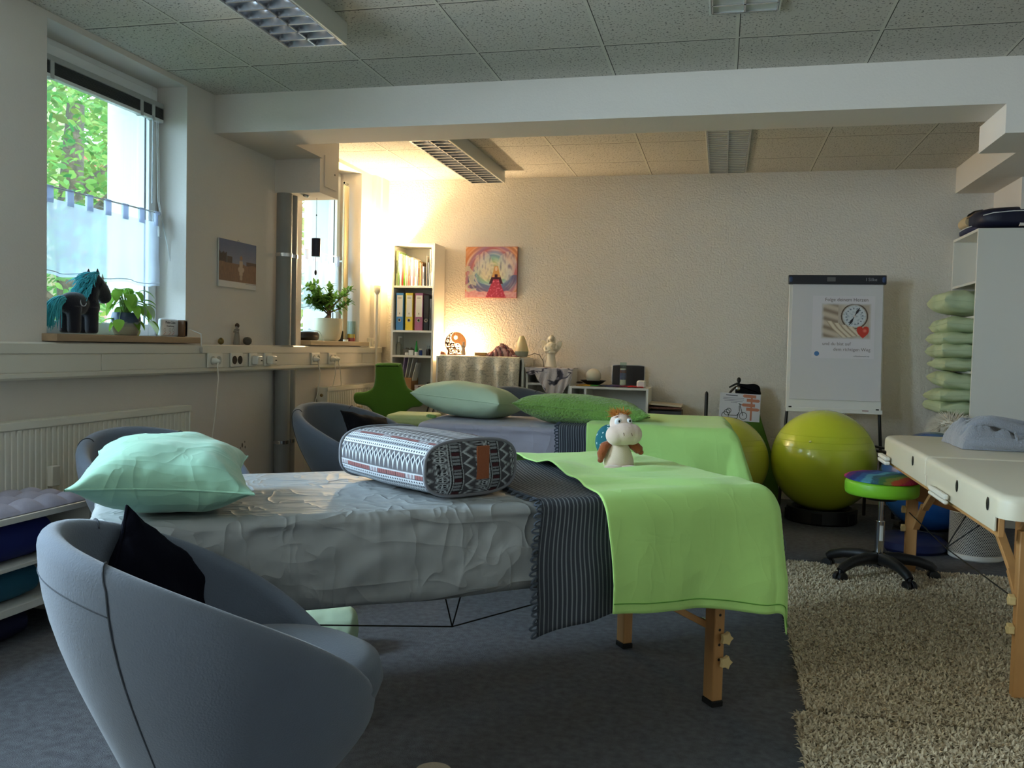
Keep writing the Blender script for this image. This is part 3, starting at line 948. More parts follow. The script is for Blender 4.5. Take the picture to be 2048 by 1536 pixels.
# ================================================================ tub armchairs
def fabric(name, rgb):
    return mat(name, rgb, .95, bump=.35, bscale=220, bdist=.003, var=.06, vscale=5, sheen=.25)
TUB = fabric('blue_grey_felt', (100, 110, 126))
TUBD = fabric('dark_blue_grey_felt', (84, 93, 107))
def make_tub(label):
    t = thing('tub_armchair', label, 'armchair', (0, 0, 0), 0, 'grey tub armchairs')
    zb, zf, T = .800, .345, .055
    def rim(ph):
        q = (1 - math.cos(ph)) / 2
        return zf + (zb - zf) * (max(q, .0004) ** .475)
    def rad(z, ph):
        k = max(0, min(1, (z - .05) / (rim(ph) - .075)))
        return .125 + .245 * (k * k * (3 - 2 * k)) ** .9
    nph, prof = 96, []
    vs = []; fs = []
    M_ = 34
    for i in range(nph):
        ph = 2 * PI * i / nph
        zr = rim(ph)
        ring = []
        for j in range(16):
            z = .05 + (zr - T / 2 - .05) * j / 15
            ring.append((rad(z, ph), z))
        ro = ring[-1][0]
        for j in range(1, 9):
            a = PI * j / 8
            ring.append((ro - T / 2 + T / 2 * math.cos(a), zr - T / 2 + T / 2 * math.sin(a) * 1.15))
        zi = min(.34, zr - .06)
        for j in range(1, 11):
            z = zr - T / 2 + (zi - zr + T / 2) * j / 10
            ring.append((max(.08, rad(z, ph) - T), z))
        cph, sph = math.cos(ph), math.sin(ph)
        for r_, z in ring: vs.append((r_ * cph, r_ * sph * 1.0, z))
        M_ = len(ring)
    for i in range(nph):
        for j in range(M_ - 1):
            fs.append((i * M_ + j, ((i + 1) % nph) * M_ + j, ((i + 1) % nph) * M_ + j + 1, i * M_ + j + 1))
    fs.append(tuple(i * M_ for i in range(nph))); fs.append(tuple(i * M_ + M_ - 1 for i in range(nph)))
    obj('shell', MB().add(vs, fs), TUB, t, ang=60)
    def cup(u, v):
        a = 2 * PI * u
        r = .312 * min(1, math.sin(PI * .5 * min(1, v * 1.0 + .0)) if v < .999 else 1)
        return (0, 0, 0)
    seat = MB().lathe([(0, .33), (.16, .33), (.225, .337), (.262, .355), (.275, .388), (.266, .425), (.225, .447), (.15, .458), (0, .462)], 56, (.105, 0, .048), sx=1.06, sy=1.0)
    obj('seat_cushion', seat, TUBD, t, ang=60)
    for s in (-1, 1):
        ph = s * 2.30
        pts = []
        zr = rim(ph)
        for j in range(20):
            z = .06 + (zr - T / 2 - .06) * j / 19
            r_ = rad(z, ph) + .001
            pts.append((r_ * math.cos(ph - s * .13 * (1 - j / 19)), r_ * math.sin(ph - s * .13 * (1 - j / 19)), z))
        ro = rad(zr - T / 2, ph)
        for j in range(1, 8):
            a = PI * j / 8
            q = ph + s * .16 * j / 8
            r_ = ro - T / 2 + (T / 2 + .001) * math.cos(a)
            pts.append((r_ * math.cos(q), r_ * math.sin(q), rim(q) - T / 2 + (T / 2 + .002) * math.sin(a) * 1.15))
        obj('piping', MB().tube(pts, .0022, 6), mat('dark_piping', (62, 68, 78), .9), t)
    ln = []
    for k in range(60):
        ph = 2.30 + (2 * PI - 4.60) * k / 59
        z = rim(ph) - .075
        r_ = rad(z, ph) + .0004
        ln.append((r_ * math.cos(ph), r_ * math.sin(ph), z))
    obj('rim_seam', MB().tube(ln, .0014, 5), mat('dark_piping', (62, 68, 78), .9), t)
    obj('base_ring', MB().lathe([(.13, 0), (.14, .01), (.14, .05), (.12, .052)], 40), BLACK, t)
    return t
tub = make_tub('big blue grey tub armchair in the foreground with a black cushion')
tub.location = (-1.03, 1.64, 0); tub.rotation_euler = (0, 0, R(41)); tub.scale = (.914, .914, 1)
dup(tub, (-2.24, 3.2, 0), R(-20), 'grey tub armchair half hidden behind the mint pillow, before the long radiator', scale=(.95, .95, .98))
dup(tub, (-2.17, 5.0, 0), R(-16), 'grey tub armchair before the pipes and far radiator, holding a dark cushion', scale=(1.08, 1.08, .99))
dup(tub, (-1.32, 6.30, 0), R(-35), 'dark grey tub armchair behind the second table, before the white cabinets', scale=(1.0, 1.0, 1.09))

NAVY = mat('navy_velvet', (9, 10, 22), .95, spec=.1, bump=.3, bscale=120, bdist=.003)
INK = mat('black_cotton', (16, 16, 21), .95, spec=.15, bump=.3, bscale=120, bdist=.003)
cushion('throw_cushion', 'navy black cushion standing on its corner in the foreground armchair', 'cushion', .33, .33, .12, NAVY, (-1.245, 1.735, .572), (R(70), R(38), R(78)), 3, wr=.006)
cushion('throw_cushion', 'small dark cushion lying in the armchair before the far radiator', 'cushion', .36, .36, .13, INK, (-2.06, 4.96, .60), (R(50), R(10), R(62)), 6)

# ================================================================ pillows and bolster on the tables
MINT = creased('mint_cotton', (138, 184, 162), .18)
MINT2 = mat('pale_mint_cotton', (188, 208, 178), .85, bump=.25, bscale=16, bdist=.008)
TOWEL = mat('green_terry', (128, 172, 80), .98, bump=1.0, bscale=75, bdist=.02, sheen=.4)
cushion('pillow', 'large creased mint pillow on the head end of the nearest massage table', 'pillow', .42, .58, .185, MINT, (-1.44, 2.06, .822), (R(2), R(3), R(32)), 1, wr=.007, pinch=.13, puff=.55, seamr=.003)
cushion('pillow', 'pale mint pillow on the head end of the second massage table', 'pillow', .60, .50, .22, MINT2, (-1.55, 5.33, .835), (R(-5), R(4), R(-8)), 5, wr=.007, pinch=.12, puff=.4)
cushion('pillow', 'fluffy grass green terry pillow in the middle of the second massage table', 'pillow', .80, .40, .19, TOWEL, (-.80, 5.16, .808), (R(-6), R(3), R(4)), 8, wr=.006, pinch=.14)
tr_ = MB(); rng = random.Random(4)
tr_.tube([(-.03, .02, 0), (-.01, -.01, .002), (.02, -.02, 0), (.04, -.02, 0)], [.009, .012, .012, .008], 10)
tw = obj('pompom_trim', tr_, TOWEL, None, loc=(-1.74, 5.12, .738), rot=(0, 0, R(0)))
tag(tw, 'edge of a rolled green terry cloth under the pale mint pillow', 'towel')

def bolster_fn(u, v):
    """woven ethnic bands: v runs round the body, u along it; returns linear rgb"""
    G1, G2, WH, BK, RD, NV = (92, 92, 98), (150, 156, 164), (206, 212, 220), (34, 32, 38), (142, 92, 92), (48, 52, 66)
    ws = (1, .42, 1.15, .9, .42, 1.0, 1.1, .42, 1.2); tot = sum(ws); b_ = (v * tot * 2 + .4) % tot; i = 0
    while i < 8 and b_ > ws[i]: b_ -= ws[i]; i += 1
    f = min(.999, b_ / ws[i])
    x = u * 20
    tri = abs((x % 1) - .5) * 2
    def border():
        if f < .08 or f > .92: return WH
        if f < .2 or f > .8: return NV
        if (x * 2) % 1 < .14: return BK
        return RD if int(x * .5) % 4 else (110, 60, 66) if (x * 6) % 1 < .5 else WH
    if i in (1, 4, 7): return border()
    if i in (0, 5):
        if abs(f - .5) * 2 + tri < .55: return NV
        if abs(f - .5) * 2 + tri < .9: return WH
        return G1
    if i in (2, 8):
        if ((x * 2) % 1 - .5) ** 2 + ((f * 3) % 1 - .5) ** 2 < .07: return NV
        return G2 if int(f * 3) % 2 else WH
    if i == 3:
        if f > tri * .8 and f < tri * .8 + .22: return WH
        return G1 if f > tri * .8 else (120, 126, 136)
    if i == 6:
        d = ((x % 1) - .5) ** 2 + (f - .5) ** 2
        if d < .03: return WH if abs((x % 1) - .5) < .05 or abs(f - .5) < .05 else BK
        if d < .12: return BK
        if d < .2: return WH
        return G1
    return G1
def end_fn(a, z):
    # a across width -1..1, z up -1..1
    G1, G2, WH, BK, RD = (74, 74, 80), (134, 140, 146), (184, 192, 198), (26, 26, 32), (70, 30, 38)
    s_ = a * 3.5 + .12 * math.sin(z * 3); k = int(math.floor(s_)) % 3; f = s_ - math.floor(s_)
    y = z * 4.2
    if k == 0:
        d = (f - .5) ** 2 + ((y % 1) - .5) ** 2
        if d < .1: return WH if (abs(f - .5) < .05 or abs((y % 1) - .5) < .05) else BK
        if d < .17: return WH
        return G2 if (int(f * 6) + int(y * 3)) % 2 else G1
    if k == 1:
        if f < .08 or .2 < f < .26 or f > .94: return WH
        if .3 < f < .85: return RD if (y % 2) < .5 else (BK if (y * 2) % 1 < .3 else G2)
        return BK
    t_ = abs((y * .6) % 1 - .5) * 1.2
    if abs(f - t_ - .15) < .09: return WH
    if abs(f - t_ - .3) < .07: return G2
    return G1
BOLM = VC(.9, .3, 200)
def make_bolster(label, loc, rot):
    t = thing('yoga_bolster', label, 'bolster', loc, rot)
    L_, w_, h_ = .48, .335, .162
    def sec(a, k=1.0):
        c, s_ = math.cos(a), math.sin(a)
        e = 2 / 3.2
        return (w_ / 2 * abs(c) ** e * (1 if c > 0 else -1) * k, h_ / 2 * abs(s_) ** e * (1 if s_ > 0 else -1) * k)
    def body(u, v):
        a = 2 * PI * v
        bulge = 1 + .06 * math.sin(PI * u) + .008 * nz(u * 6, math.cos(a) * 2, math.sin(a) * 2)
        y, z = sec(a, bulge)
        return ((u - .5) * L_, y, z + h_ / 2 * 1.0)
    mb = MB()
    NU, NV = 330, 260
    vs = []; cs = []; fs = []
    for j in range(NV):
        for i in range(NU + 1):
            vs.append(body(i / NU, j / NV)); cs.append((*lin(bolster_fn(i / NU, (j / NV + .03) % 1.0)), 1))
    for j in range(NV):
        for i in range(NU):
            j2 = (j + 1) % NV
            fs.append((j * (NU + 1) + i, j * (NU + 1) + i + 1, j2 * (NU + 1) + i + 1, j2 * (NU + 1) + i))
    mb.add(vs, fs); mb.c = cs
    obj('cover', mb, BOLM, t, ang=180)
    for s in (-1, 1):
        e = MB()
        nr, na = 70, 200
        vs = []; cs = []; fs = []
        for j in range(nr + 1):
            for i in range(na):
                a = 2 * PI * i / na
                k = j / nr
                y, z = sec(a, k)
                vs.append((s * (L_ / 2 + .022 * (1 - k ** 3)), y, z + h_ / 2))
                cs.append((*lin(end_fn(y / (w_ / 2), z / (h_ / 2))), 1))
        for j in range(nr):
            for i in range(na):
                fs.append((j * na + i, j * na + (i + 1) % na, (j + 1) * na + (i + 1) % na, (j + 1) * na + i))
        e.add(vs, fs); e.c = cs
        obj('end_panel', e, BOLM, t, ang=180)
        ring = [(s * L_ / 2, *[q + (0 if n_ == 0 else h_ / 2) for n_, q in enumerate(sec(2 * PI * k / 80, 1.01))]) for k in range(81)]
        obj('end_piping', MB().tube(ring, .0055, 8, caps=False), mat('grey_piping', (128, 130, 138), .85), t)
    obj('leather_patch', MB().box(L_ / 2 + .0175, L_ / 2 + .023, .002, .050, .045, .145), mat('brown_leather', (150, 84, 48), .6, bump=.3, bscale=120), t, bevel=.004, rot=(0, 0, 0))
    t.scale = (1, 1, 1)
    return t
make_bolster('ethnic patterned black white and maroon yoga bolster with brown patch on the nearest table', (-.905, 2.615, .740), R(-36))

# ================================================================ cream massage table on the right
t3 = thing('massage_table', 'cream padded massage table with bare beech legs at the right edge', 'massage table', (1.27, 4.20, 0), R(90))
# local x runs along +Y of the room, local y toward -X (left)
def round_pad(L_, Wd, z0, z1, crs, n=10):
    pts = []
    for cr, (sx_, sy_, a0) in zip(crs, ((1, -1, -PI / 2), (1, 1, 0), (-1, 1, PI / 2), (-1, -1, PI))):
        cx, cy = sx_ * (L_ / 2 - cr), sy_ * (Wd / 2 - cr)
        for k in range(n + 1):
            a = a0 + PI / 2 * k / n
            pts.append((cx + cr * math.cos(a), cy + cr * math.sin(a)))
    for cx, cy, a0 in ():
        for k in range(n + 1):
            a = a0 + PI / 2 * k / n
            pts.append((cx + cr * math.cos(a), cy + cr * math.sin(a)))
    m = len(pts)
    vs = []; fs = []
    prof = [(0, z0), (0, z1 - .025)] + [(.025 * (1 - math.cos(PI / 2 * k / 5)), z1 - .025 + .025 * math.sin(PI / 2 * k / 5)) for k in range(1, 6)]
    def inset(p, d):
        x, y = p
        r_ = max(1e-6, math.hypot(x / (L_ / 2), y / (Wd / 2)))
        return (x - d * (x / (L_ / 2)), y - d * (y / (Wd / 2)))
    for d, z in prof:
        for p in pts:
            q = inset(p, d); vs.append((q[0], q[1], z))
    for j in range(len(prof) - 1):
        for i in range(m): fs.append((j * m + i, j * m + (i + 1) % m, (j + 1) * m + (i + 1) % m, (j + 1) * m + i))
    fs.append(tuple(range(m))[::-1]); fs.append(tuple((len(prof) - 1) * m + i for i in range(m)))
    return MB().add(vs, fs)
LT = 2.20
for k, nm in ((-1, 'near'), (1, 'far')):
    p_ = round_pad(LT / 2 - .002, .74, .655, .735, (.12, .12, .008, .008) if k > 0 else (.008, .008, .06, .06))
    pd = obj('pad', p_, PAD, t3, loc=(k * (LT / 4 + .001), 0, 0), ang=50)
    for q in (-.3595, .3595):
        obj('pad_skirt', MB().box(-LT / 4 + (.10 if k < 0 else .01), LT / 4 - (.13 if k > 0 else .01), q - .0045, q + .0045, .60, .66), PAD, pd, bevel=.003)
for x in (-.95, -.55, .25):
    h_ = MB().lathe([(0, 0), (.010, 0), (.012, .003), (.009, .005), (0, .004)], 16, M=Matrix.Translation((x, .37, .685)) @ Matrix.Rotation(-PI / 2, 4, 'X') @ Matrix.Diagonal((1, 2.0, 1, 1)))
    obj('grommet', h_, BLACK, t3)
lp = MB()
for xa, xb in ((.82, 1.06), (-.42, -.16)):
    for zz in (.600, .618, .636):
        lp.box(xa, xb, .372, .392, zz - .008, zz + .008)
obj('fabric_loop', MB().box(.80, 1.02, .372, .40, .592, .612).box(.80, 1.02, .372, .40, .615, .635), mat('white_webbing', (236, 232, 220), .7), t3, bevel=.006)
obj('fabric_loop', MB().box(-.44, -.16, .372, .39, .592, .607).box(-.44, -.16, .372, .39, .610, .632), mat('white_webbing', (236, 232, 220), .7), t3, bevel=.006)
obj('table_rim', MB().box(-LT / 2 + .1, LT / 2 - .1, .33, .35, .58, .655).box(-LT / 2 + .1, LT / 2 - .1, -.35, -.33, .58, .655), BEECH, t3, bevel=.003)
arch = [(-.27, .60), (-.27, .46), (-.20, .385), (-.07, .362), (.05, .372), (.15, .40), (.25, .43), (.27, .60)]
obj('plywood_panel', slab(arch[::-1], 0, .006, .003, Matrix.Translation((.77, 0, 0)) @ Matrix.Rotation(PI / 2, 4, 'Z'), res=5), mat('plywood', (176, 122, 72), .5, var=.1, vscale=10), t3)
for x, y in ((-.95, .245), (-.95, -.28), (.80, .255), (.80, -.28)):
    lg = obj('leg', leg_mb(x, y, .60), BEECH, t3, bevel=.004)
    obj('rubber_foot', MB().box(x - .022, x + .022, y - .03, y + .03, 0, .02), RUB, lg, bevel=.003)
    for z in (.26, .36):
        star = [((.022 if q % 2 == 0 else .015) * math.cos(q * PI / 5), (.022 if q % 2 == 0 else .015) * math.sin(q * PI / 5)) for q in range(10)]
        sg = 1 if y > 0 else -1
        kb = MB().prism(star, .028 if sg > 0 else -.05, .05 if sg > 0 else -.028, Matrix.Translation((x, y, z)))
        obj('star_knob', kb, KNOB, lg, bevel=.003)
    sg = 1 if x > 0 else -1
    for (p0, p1) in (((x - sg * .03, y * .93, .27), (x - sg * .20, y * .93, .42)), ((x - sg * .18, y * .90, .40), (x - sg * .52, y * .90, .60))):
        p0, p1 = V(*p0), V(*p1); d = p1 - p0
        obj('diagonal_brace', MB().box(-.011, .011, -.016, .016, 0, 1, Matrix.Translation(p0) @ d.to_track_quat('Z', 'X').to_matrix().to_4x4() @ Matrix.Diagonal((1, 1, d.length, 1))), BEECH, t3, bevel=.002)
for a, b_ in (((-.9, .27, .2), (.15, .27, .58)), ((.88, .27, .35), (.0, .27, .33)), ((-.88, .27, .36), (.0, .27, .33)), ((0, .27, .33), (.1, .1, .6)), ((0, .27, .33), (-.1, .0, .6))):
    if a[2] == .2: continue
    obj('tension_cable', MB().cyl(a, b_, .0028, n=8), WIRE, t3)

# robe bundle on the cream table
ROBE = mat('grey_plush', (150, 153, 162), .98, bump=1.0, bscale=120, bdist=.008, sheen=.5)
rb = thing('folded_robe', 'crumpled grey plush robe lying on the cream massage table', 'robe', (1.395, 4.80, .737), R(0))
rb.scale = (.80, .95, 1.0)
def robe(u, v):
    x = (u - .5) * .62; y = (v - .5) * .42
    e = max(0, 1 - (2 * u - 1) ** 4) ** .5 * max(0, 1 - (2 * v - 1) ** 4) ** .5
    h = (.06 + .085 * max(0, 1 - u * 2.2) + .07 * abs(nz(x * 6 + y * 5, y * 8, 2)) + .06 * abs(nz(x * 10 - y * 6, y * 5, 7)) + .012 * nz(x * 30, y * 30)) * e
    return (x + .012 * nz(y * 9, x * 4, 3), y + .012 * nz(x * 9, y * 4, 5), h)
obj('robe_body', MB().grid(robe, 90, 70).grid(lambda u, v: ((.5 - u) * .60, (v - .5) * .40, .001), 2, 2), ROBE, rb, ang=180)
for k, (pts, r_) in enumerate((([(-.30, -.10, .05), (-.24, -.15, .13), (-.12, -.16, .15), (.0, -.13, .10), (.14, -.16, .08), (.30, -.15, .05)], .028), ([(-.28, .08, .06), (-.16, .02, .14), (0, .03, .12), (.16, -.02, .10), (.33, .02, .06)], .03), ([(-.30, -.18, .03), (-.2, -.2, .035), (-.05, -.2, .03), (.1, -.2, .03), (.28, -.2, .028)], .03))):
    obj('robe_fold', MB().tube(pts, [r_ * .7] + [r_] * (len(pts) - 2) + [r_ * .6], 12), ROBE, rb, sub=1)
obj('robe_belt', MB().tube([(-.02, -.19, .10), (-.01, -.215, .06), (-.005, -.22, .02)], .012, 10, flat=.5), ROBE, rb, sub=1)

# ================================================================ rolling stool
st = thing('rolling_stool', 'lime green round stool on black castors beside the rug', 'stool', (.838, 4.87, .012), R(12))
LIMEV = mat('lime_vinyl', (132, 204, 46), .4)
obj('seat', MB().lathe([(0, .44), (.17, .44), (.178, .446), (.182, .46), (.182, .50), (.176, .514), (.165, .52), (0, .522)], 56), LIMEV, st, rot=(0, 0, 0))
obj('seat_plate', MB().lathe([(0, .415), (.075, .415), (.08, .43), (.08, .44), (0, .44)], 28), BLACK, st)
obj('gas_lift', MB().cyl((0, 0, .22), (0, 0, .42), .014, n=20), CHROME, st)
obj('lift_sleeve', MB().cyl((0, 0, .10), (0, 0, .30), .023, n=24), CHROME, st)
obj('sleeve_label', MB().add([(.0235 * math.cos(a), .0235 * math.sin(a), z) for z in (.20, .28) for a in [R(-115 + 6 * k) for k in range(9)]], [(k, k + 1, k + 10, k + 9) for k in range(8)]), mat('label_paper', (214, 214, 210), .6), st)
obj('hub', MB().lathe([(0, .075), (.035, .075), (.042, .09), (.038, .125), (.026, .13), (0, .13)], 24), BLACK, st)
for k in range(5):
    a = R(-80 + 72 * k)
    c_, s_ = math.cos(a), math.sin(a)
    pts = [(.03 * c_, .03 * s_, .105), (.10 * c_, .10 * s_, .110), (.19 * c_, .19 * s_, .10), (.255 * c_, .255 * s_, .078), (.275 * c_, .275 * s_, .062)]
    arm = obj('star_arm', MB().tube(pts, [.030, .028, .025, .023, .020], 12, flat=1.1), BLACK, st)
    w_ = MB()
    n_ = V(-s_, c_, 0); p = V(.275 * c_, .275 * s_, .028)
    for sg in (-1, 1):
        w_.cyl(tuple(p + n_ * sg * .006), tuple(p + n_ * sg * .026), .028, n=20)
    w_.cyl(tuple(p + V(0, 0, .01)), tuple(p + V(0, 0, .04)), .008, n=10)
    obj('castor', w_, BLACK, arm, bevel=.003)
# felted rainbow cushion
def rainbow(u, v, a=0):
    cols = [(150, 24, 66), (172, 40, 92), (90, 36, 110), (40, 52, 120), (44, 92, 150), (84, 152, 176), (50, 96, 110), (60, 110, 60), (120, 130, 50), (176, 70, 36), (170, 34, 58), (140, 20, 50)]
    x = u * 9.99 + .5 * math.sin(v * 5) + .35 * math.sin(v * 17 + u * 6) * .5
    i = max(0, min(len(cols) - 1, int(x + .5)))
    return lin(cols[i])
rs = MB()
vs = []; cs = []; fs = []
nr, na = 30, 90
for j in range(nr + 1):
    for i in range(na):
        a = 2 * PI * i / na; k = j / nr
        r_ = .186 * k
        z = .020 * (1 - k ** 6) + .003 * nz(r_ * math.cos(a) * 20, r_ * math.sin(a) * 20)
        x, y = r_ * math.cos(a), r_ * math.sin(a)
        vs.append((x, y, z)); cs.append((*rainbow((x / .186 + 1) / 2, (y / .186 + 1) / 2), 1))
for j in range(nr):
    for i in range(na): fs.append((j * na + i, j * na + (i + 1) % na, (j + 1) * na + (i + 1) % na, (j + 1) * na + i))
base = len(vs)
for i in range(na):
    a = 2 * PI * i / na; vs.append((.186 * math.cos(a), .186 * math.sin(a), -.004)); cs.append((*rainbow((math.cos(a) + 1) / 2, (math.sin(a) + 1) / 2), 1))
for i in range(na): fs.append((nr * na + i, nr * na + (i + 1) % na, base + (i + 1) % na, base + i))
fs.append(tuple(base + i for i in range(na)))
rs.add(vs, fs); rs.c = cs
o = obj('felt_seat_pad', rs, VC(.98, .6, 120), None, loc=(.838, 4.87, .539), rot=(R(1.5), R(2), R(-35)), ang=180)
tag(o, 'rainbow striped round felt pad on the lime stool', 'seat pad')

# ================================================================ exercise balls
def ball(label, x, y, d, m, ring=None, z0=.03):
    t = thing('exercise_ball', label, 'exercise ball', (x, y, z0), 0, 'exercise balls')
    prof = [(d / 2 * math.sin(PI * k / 48), d / 2 - d / 2 * math.cos(PI * k / 48) * (1 + 0)) for k in range(49)]
    rib = []
    for k in range(0, 49):
        th = PI * k / 48
        w_ = .0012 * math.sin(th * 60) if .3 < th < 1.1 else 0
        rib.append(((d / 2 + w_) * math.sin(th), d / 2 - (d / 2 + w_) * math.cos(th)))
    b_ = obj('ball_skin', MB().lathe(prof, 72), m, t, ang=180)
    obj('valve_plug', MB().lathe([(0, 0), (.009, 0), (.009, .004), (0, .005)], 14, M=Matrix.Rotation(R(35), 4, 'X') @ Matrix.Rotation(R(-20), 4, 'Y')), mat('valve', (190, 196, 120), .5), t, loc=(-.12, -.30, d * .72))
    rg = MB()
    for q in (.32, .36, .40):
        rr = d / 2 * math.sin(PI * q) + .0006
        zz = d / 2 + d / 2 * math.cos(PI * q)
        rg.tube([(rr * math.cos(a), rr * math.sin(a), zz) for a in [2 * PI * k / 90 for k in range(91)]], .0012, 4, caps=False)
    obj('moulded_ring', rg, m, t)
    return t
def ballmat(n, c): return mat(n, c, .27, coat=.45, bump=.04, bscale=200, spec=.5)
LB = ballmat('lime_ball', (208, 218, 56)); OB = ballmat('olive_ball', (206, 208, 74)); BB = ballmat('blue_ball', (34, 84, 150))
ball('large glossy yellow green exercise ball in front of the flip chart', .723, 6.50, .715, LB, z0=.07)
ball('yellow green exercise ball half hidden behind the lime fleece', .035, 6.50, .64, OB, z0=.07)
ball('blue exercise ball behind the stool and under the cream table', 1.35, 6.08, .64, BB, z0=.055)
def stand(label, x, y, r_, h=.10):
    t = thing('ball_stand', label, 'ball stand', (x, y, 0), 0, 'black ring stands under the exercise balls')
    obj('support_ring', MB().lathe([(r_ - .05, .0), (r_, 0), (r_ + .01, .01), (r_, h), (r_ - .03, h), (r_ - .055, h - .03), (r_ - .05, 0)], 48), BLACK, t)
    for k in range(6):
        a = k * PI / 3 + .3
        obj('ring_tread', MB().box(-.035, .035, -.006, .012, .012, h - .015, Matrix.Translation(((r_ + .006) * math.cos(a), (r_ + .006) * math.sin(a), 0)) @ Matrix.Rotation(a - PI / 2, 4, 'Z')), RUB, t, bevel=.004)
stand('black ring stand under the large yellow green ball', .723, 6.50, .235, .10)
stand('black ring stand under the half hidden ball', .058, 6.50, .20, .10)
stand('black ring stand under the blue ball', 1.35, 6.08, .22, .085)
# ================================================================ bookcase
def cabinet(name, label, cat, x0, x1, y0, y1, z1, shelves, back=True, th=.018, rot=None, m=WHITE, plinth=0.06, top=True, verts=()):
    t = thing(name, label, cat, ((x0 + x1) / 2, (y0 + y1) / 2, 0))
    w, d = (x1 - x0) / 2, (y1 - y0) / 2
    for s in (-1, 1):
        obj('side_panel', MB().box(*sorted((s * w, s * (w - th))), -d, d, 0, z1), m, t, bevel=.0015)
    obj('top_panel', MB().box(-w + th, w - th, -d, d, z1 - th, z1) if top else MB().box(-w, w, -d, d, z1, z1 + th), m, t, bevel=.0015)
    for z in shelves:
        obj('shelf_board', MB().box(-w + th, w - th, -d + .002, d - .006, z - th, z), m, t, bevel=.0015)
    if back: obj('back_panel', MB().box(-w + th, w - th, d - .006, d, 0.0, z1 - th), m, t)
    for x in verts:
        obj('divider', MB().box(x - th / 2, x + th / 2, -d + .002, d - .006, 0.0, z1 - th), m, t, bevel=.0015)
    return t
cabinet('bookcase', 'tall narrow white bookcase beside the floor lamp', 'bookcase', -2.775, -2.39, 7.05, 7.33, 2.04, [1.68, 1.30, 1.085, .72, .38])
# books on the top shelf (each leans a little less than its left neighbour)
bks = [((206, 222, 170), .30, .022, 6), ((150, 200, 120), .285, .012, 6), ((236, 236, 226), .27, .020, 5), ((206, 64, 50), .255, .014, 5), ((120, 196, 60), .262, .013, 5),
       ((238, 214, 160), .255, .016, 4), ((240, 190, 160), .25, .010, 4), ((206, 120, 104), .24, .020, 3), ((244, 226, 214), .24, .022, 3), ((232, 130, 126), .225, .010, 3),
       ((226, 226, 210), .222, .020, 2), ((236, 240, 232), .215, .010, 2), ((140, 110, 80), .21, .014, 2), ((224, 190, 110), .20, .012, 1), ((110, 84, 66), .195, .012, 1), ((198, 206, 220), .165, .013, 1)]
names = ['pale green tall', 'mid green tall', 'white', 'red', 'bright green', 'cream', 'peach', 'terracotta', 'off white thick', 'coral thin', 'ivory', 'white thin', 'olive brown', 'mustard patterned', 'dark brown', 'small pale blue']
x = -2.752
proto = None
def book(x, z, w, h, d, rgb, label, lean=0, grp='books on the top shelf of the bookcase', y=7.075, name='book'):
    t = thing(name, label, 'book', (x + w / 2, y, z), (0, R(lean), 0), grp)
    cm = mat('book_cover_%d_%d_%d' % rgb, rgb, .55)
    c = MB().box(-w / 2, -w / 2 + .0015, 0, d, 0, h).box(w / 2 - .0015, w / 2, 0, d, 0, h).box(-w / 2, w / 2, 0, .002, 0, h)
    obj('cover', c, cm, t, smooth=False)
    obj('pages', MB().box(-w / 2 + .0015, w / 2 - .0015, .002, d - .003, .003, h - .003), mat('paper_block', (236, 228, 206), .8), t, smooth=False)
    if w > .012:
        k = tuple(max(0, int(q * .55)) for q in rgb)
        obj('spine_title', MB().box(-w * .22, w * .22, -.0004, .0004, h * .35, h * .72), mat('spine_%d_%d_%d' % k, k, .6), t, smooth=False)
    return t
for (rgb, h, w, ln), nm in zip(bks, names):
    book(x + .0006, 1.681, w, h, .19, rgb, nm + ' book on the top shelf of the bookcase', -0.0)
    x += w + .0012
book(-2.475, 1.681, .010, .255, .19, (150, 140, 130), 'thin grey brown book at the right of the small pale blue one')
book(-2.462, 1.681, .012, .20, .2, (122, 128, 140), 'slate grey book near the right side panel of the bookcase')
book(-2.446, 1.681, .014, .31, .22, (232, 226, 204), 'tall cream folder against the right side panel, top shelf')
book(-2.430, 1.681, .014, .33, .22, (224, 222, 214), 'tallest pale folder touching the right side panel, top shelf')
# ring binders
def binder(x, rgb, label, w=.068, h=.318, z=1.301):
    t = thing('ring_binder', label, 'ring binder', (x, 7.075, z), 0, 'ring binders on the second shelf')
    cm = mat('binder_%d_%d_%d' % rgb, rgb, .5)
    obj('binder_cover', MB().box(-w / 2, w / 2, 0, .003, 0, h).box(-w / 2, -w / 2 + .003, 0, .23, 0, h).box(w / 2 - .003, w / 2, 0, .23, 0, h), cm, t, bevel=.001)
    obj('pages', MB().box(-w / 2 + .004, w / 2 - .004, .02, .22, .01, h - .01), mat('paper_block', (236, 228, 206), .8), t, smooth=False)
    if w > .05:
        lb = obj('spine_label', MB().box(-w / 2 + .009, w / 2 - .007, -.001, .0005, .115, h - .02), mat('label_paper_w', (226, 220, 208), .7), t, smooth=False)
        obj('label_print', MB().box(-.016, .016, -.0016, -.001, .27, .274).box(-.016, .016, -.0016, -.001, .278, .281).box(-.004, .004, -.0016, -.001, .135, .15), mat('print_grey', (150, 140, 120), .7), lb, smooth=False)
    rg = MB().lathe([(.010, 0), (.0155, 0), (.0155, .003), (.010, .003), (.010, 0)], 24, M=Matrix.Translation((0, .0005, .085)) @ Matrix.Rotation(PI / 2, 4, 'X'))
    obj('finger_ring', rg, CHROME, t)
    obj('finger_hole', MB().lathe([(0, 0), (.010, 0), (.010, .001), (0, .001)], 20, M=Matrix.Translation((0, 0, .085)) @ Matrix.Rotation(PI / 2, 4, 'X')), HOLE, t)
    return t
binder(-2.708, (70, 132, 190), 'blue ring binder, leftmost on the second shelf of the bookcase')
binder(-2.622, (226, 196, 60), 'yellow ring binder between the blue and the mauve one')
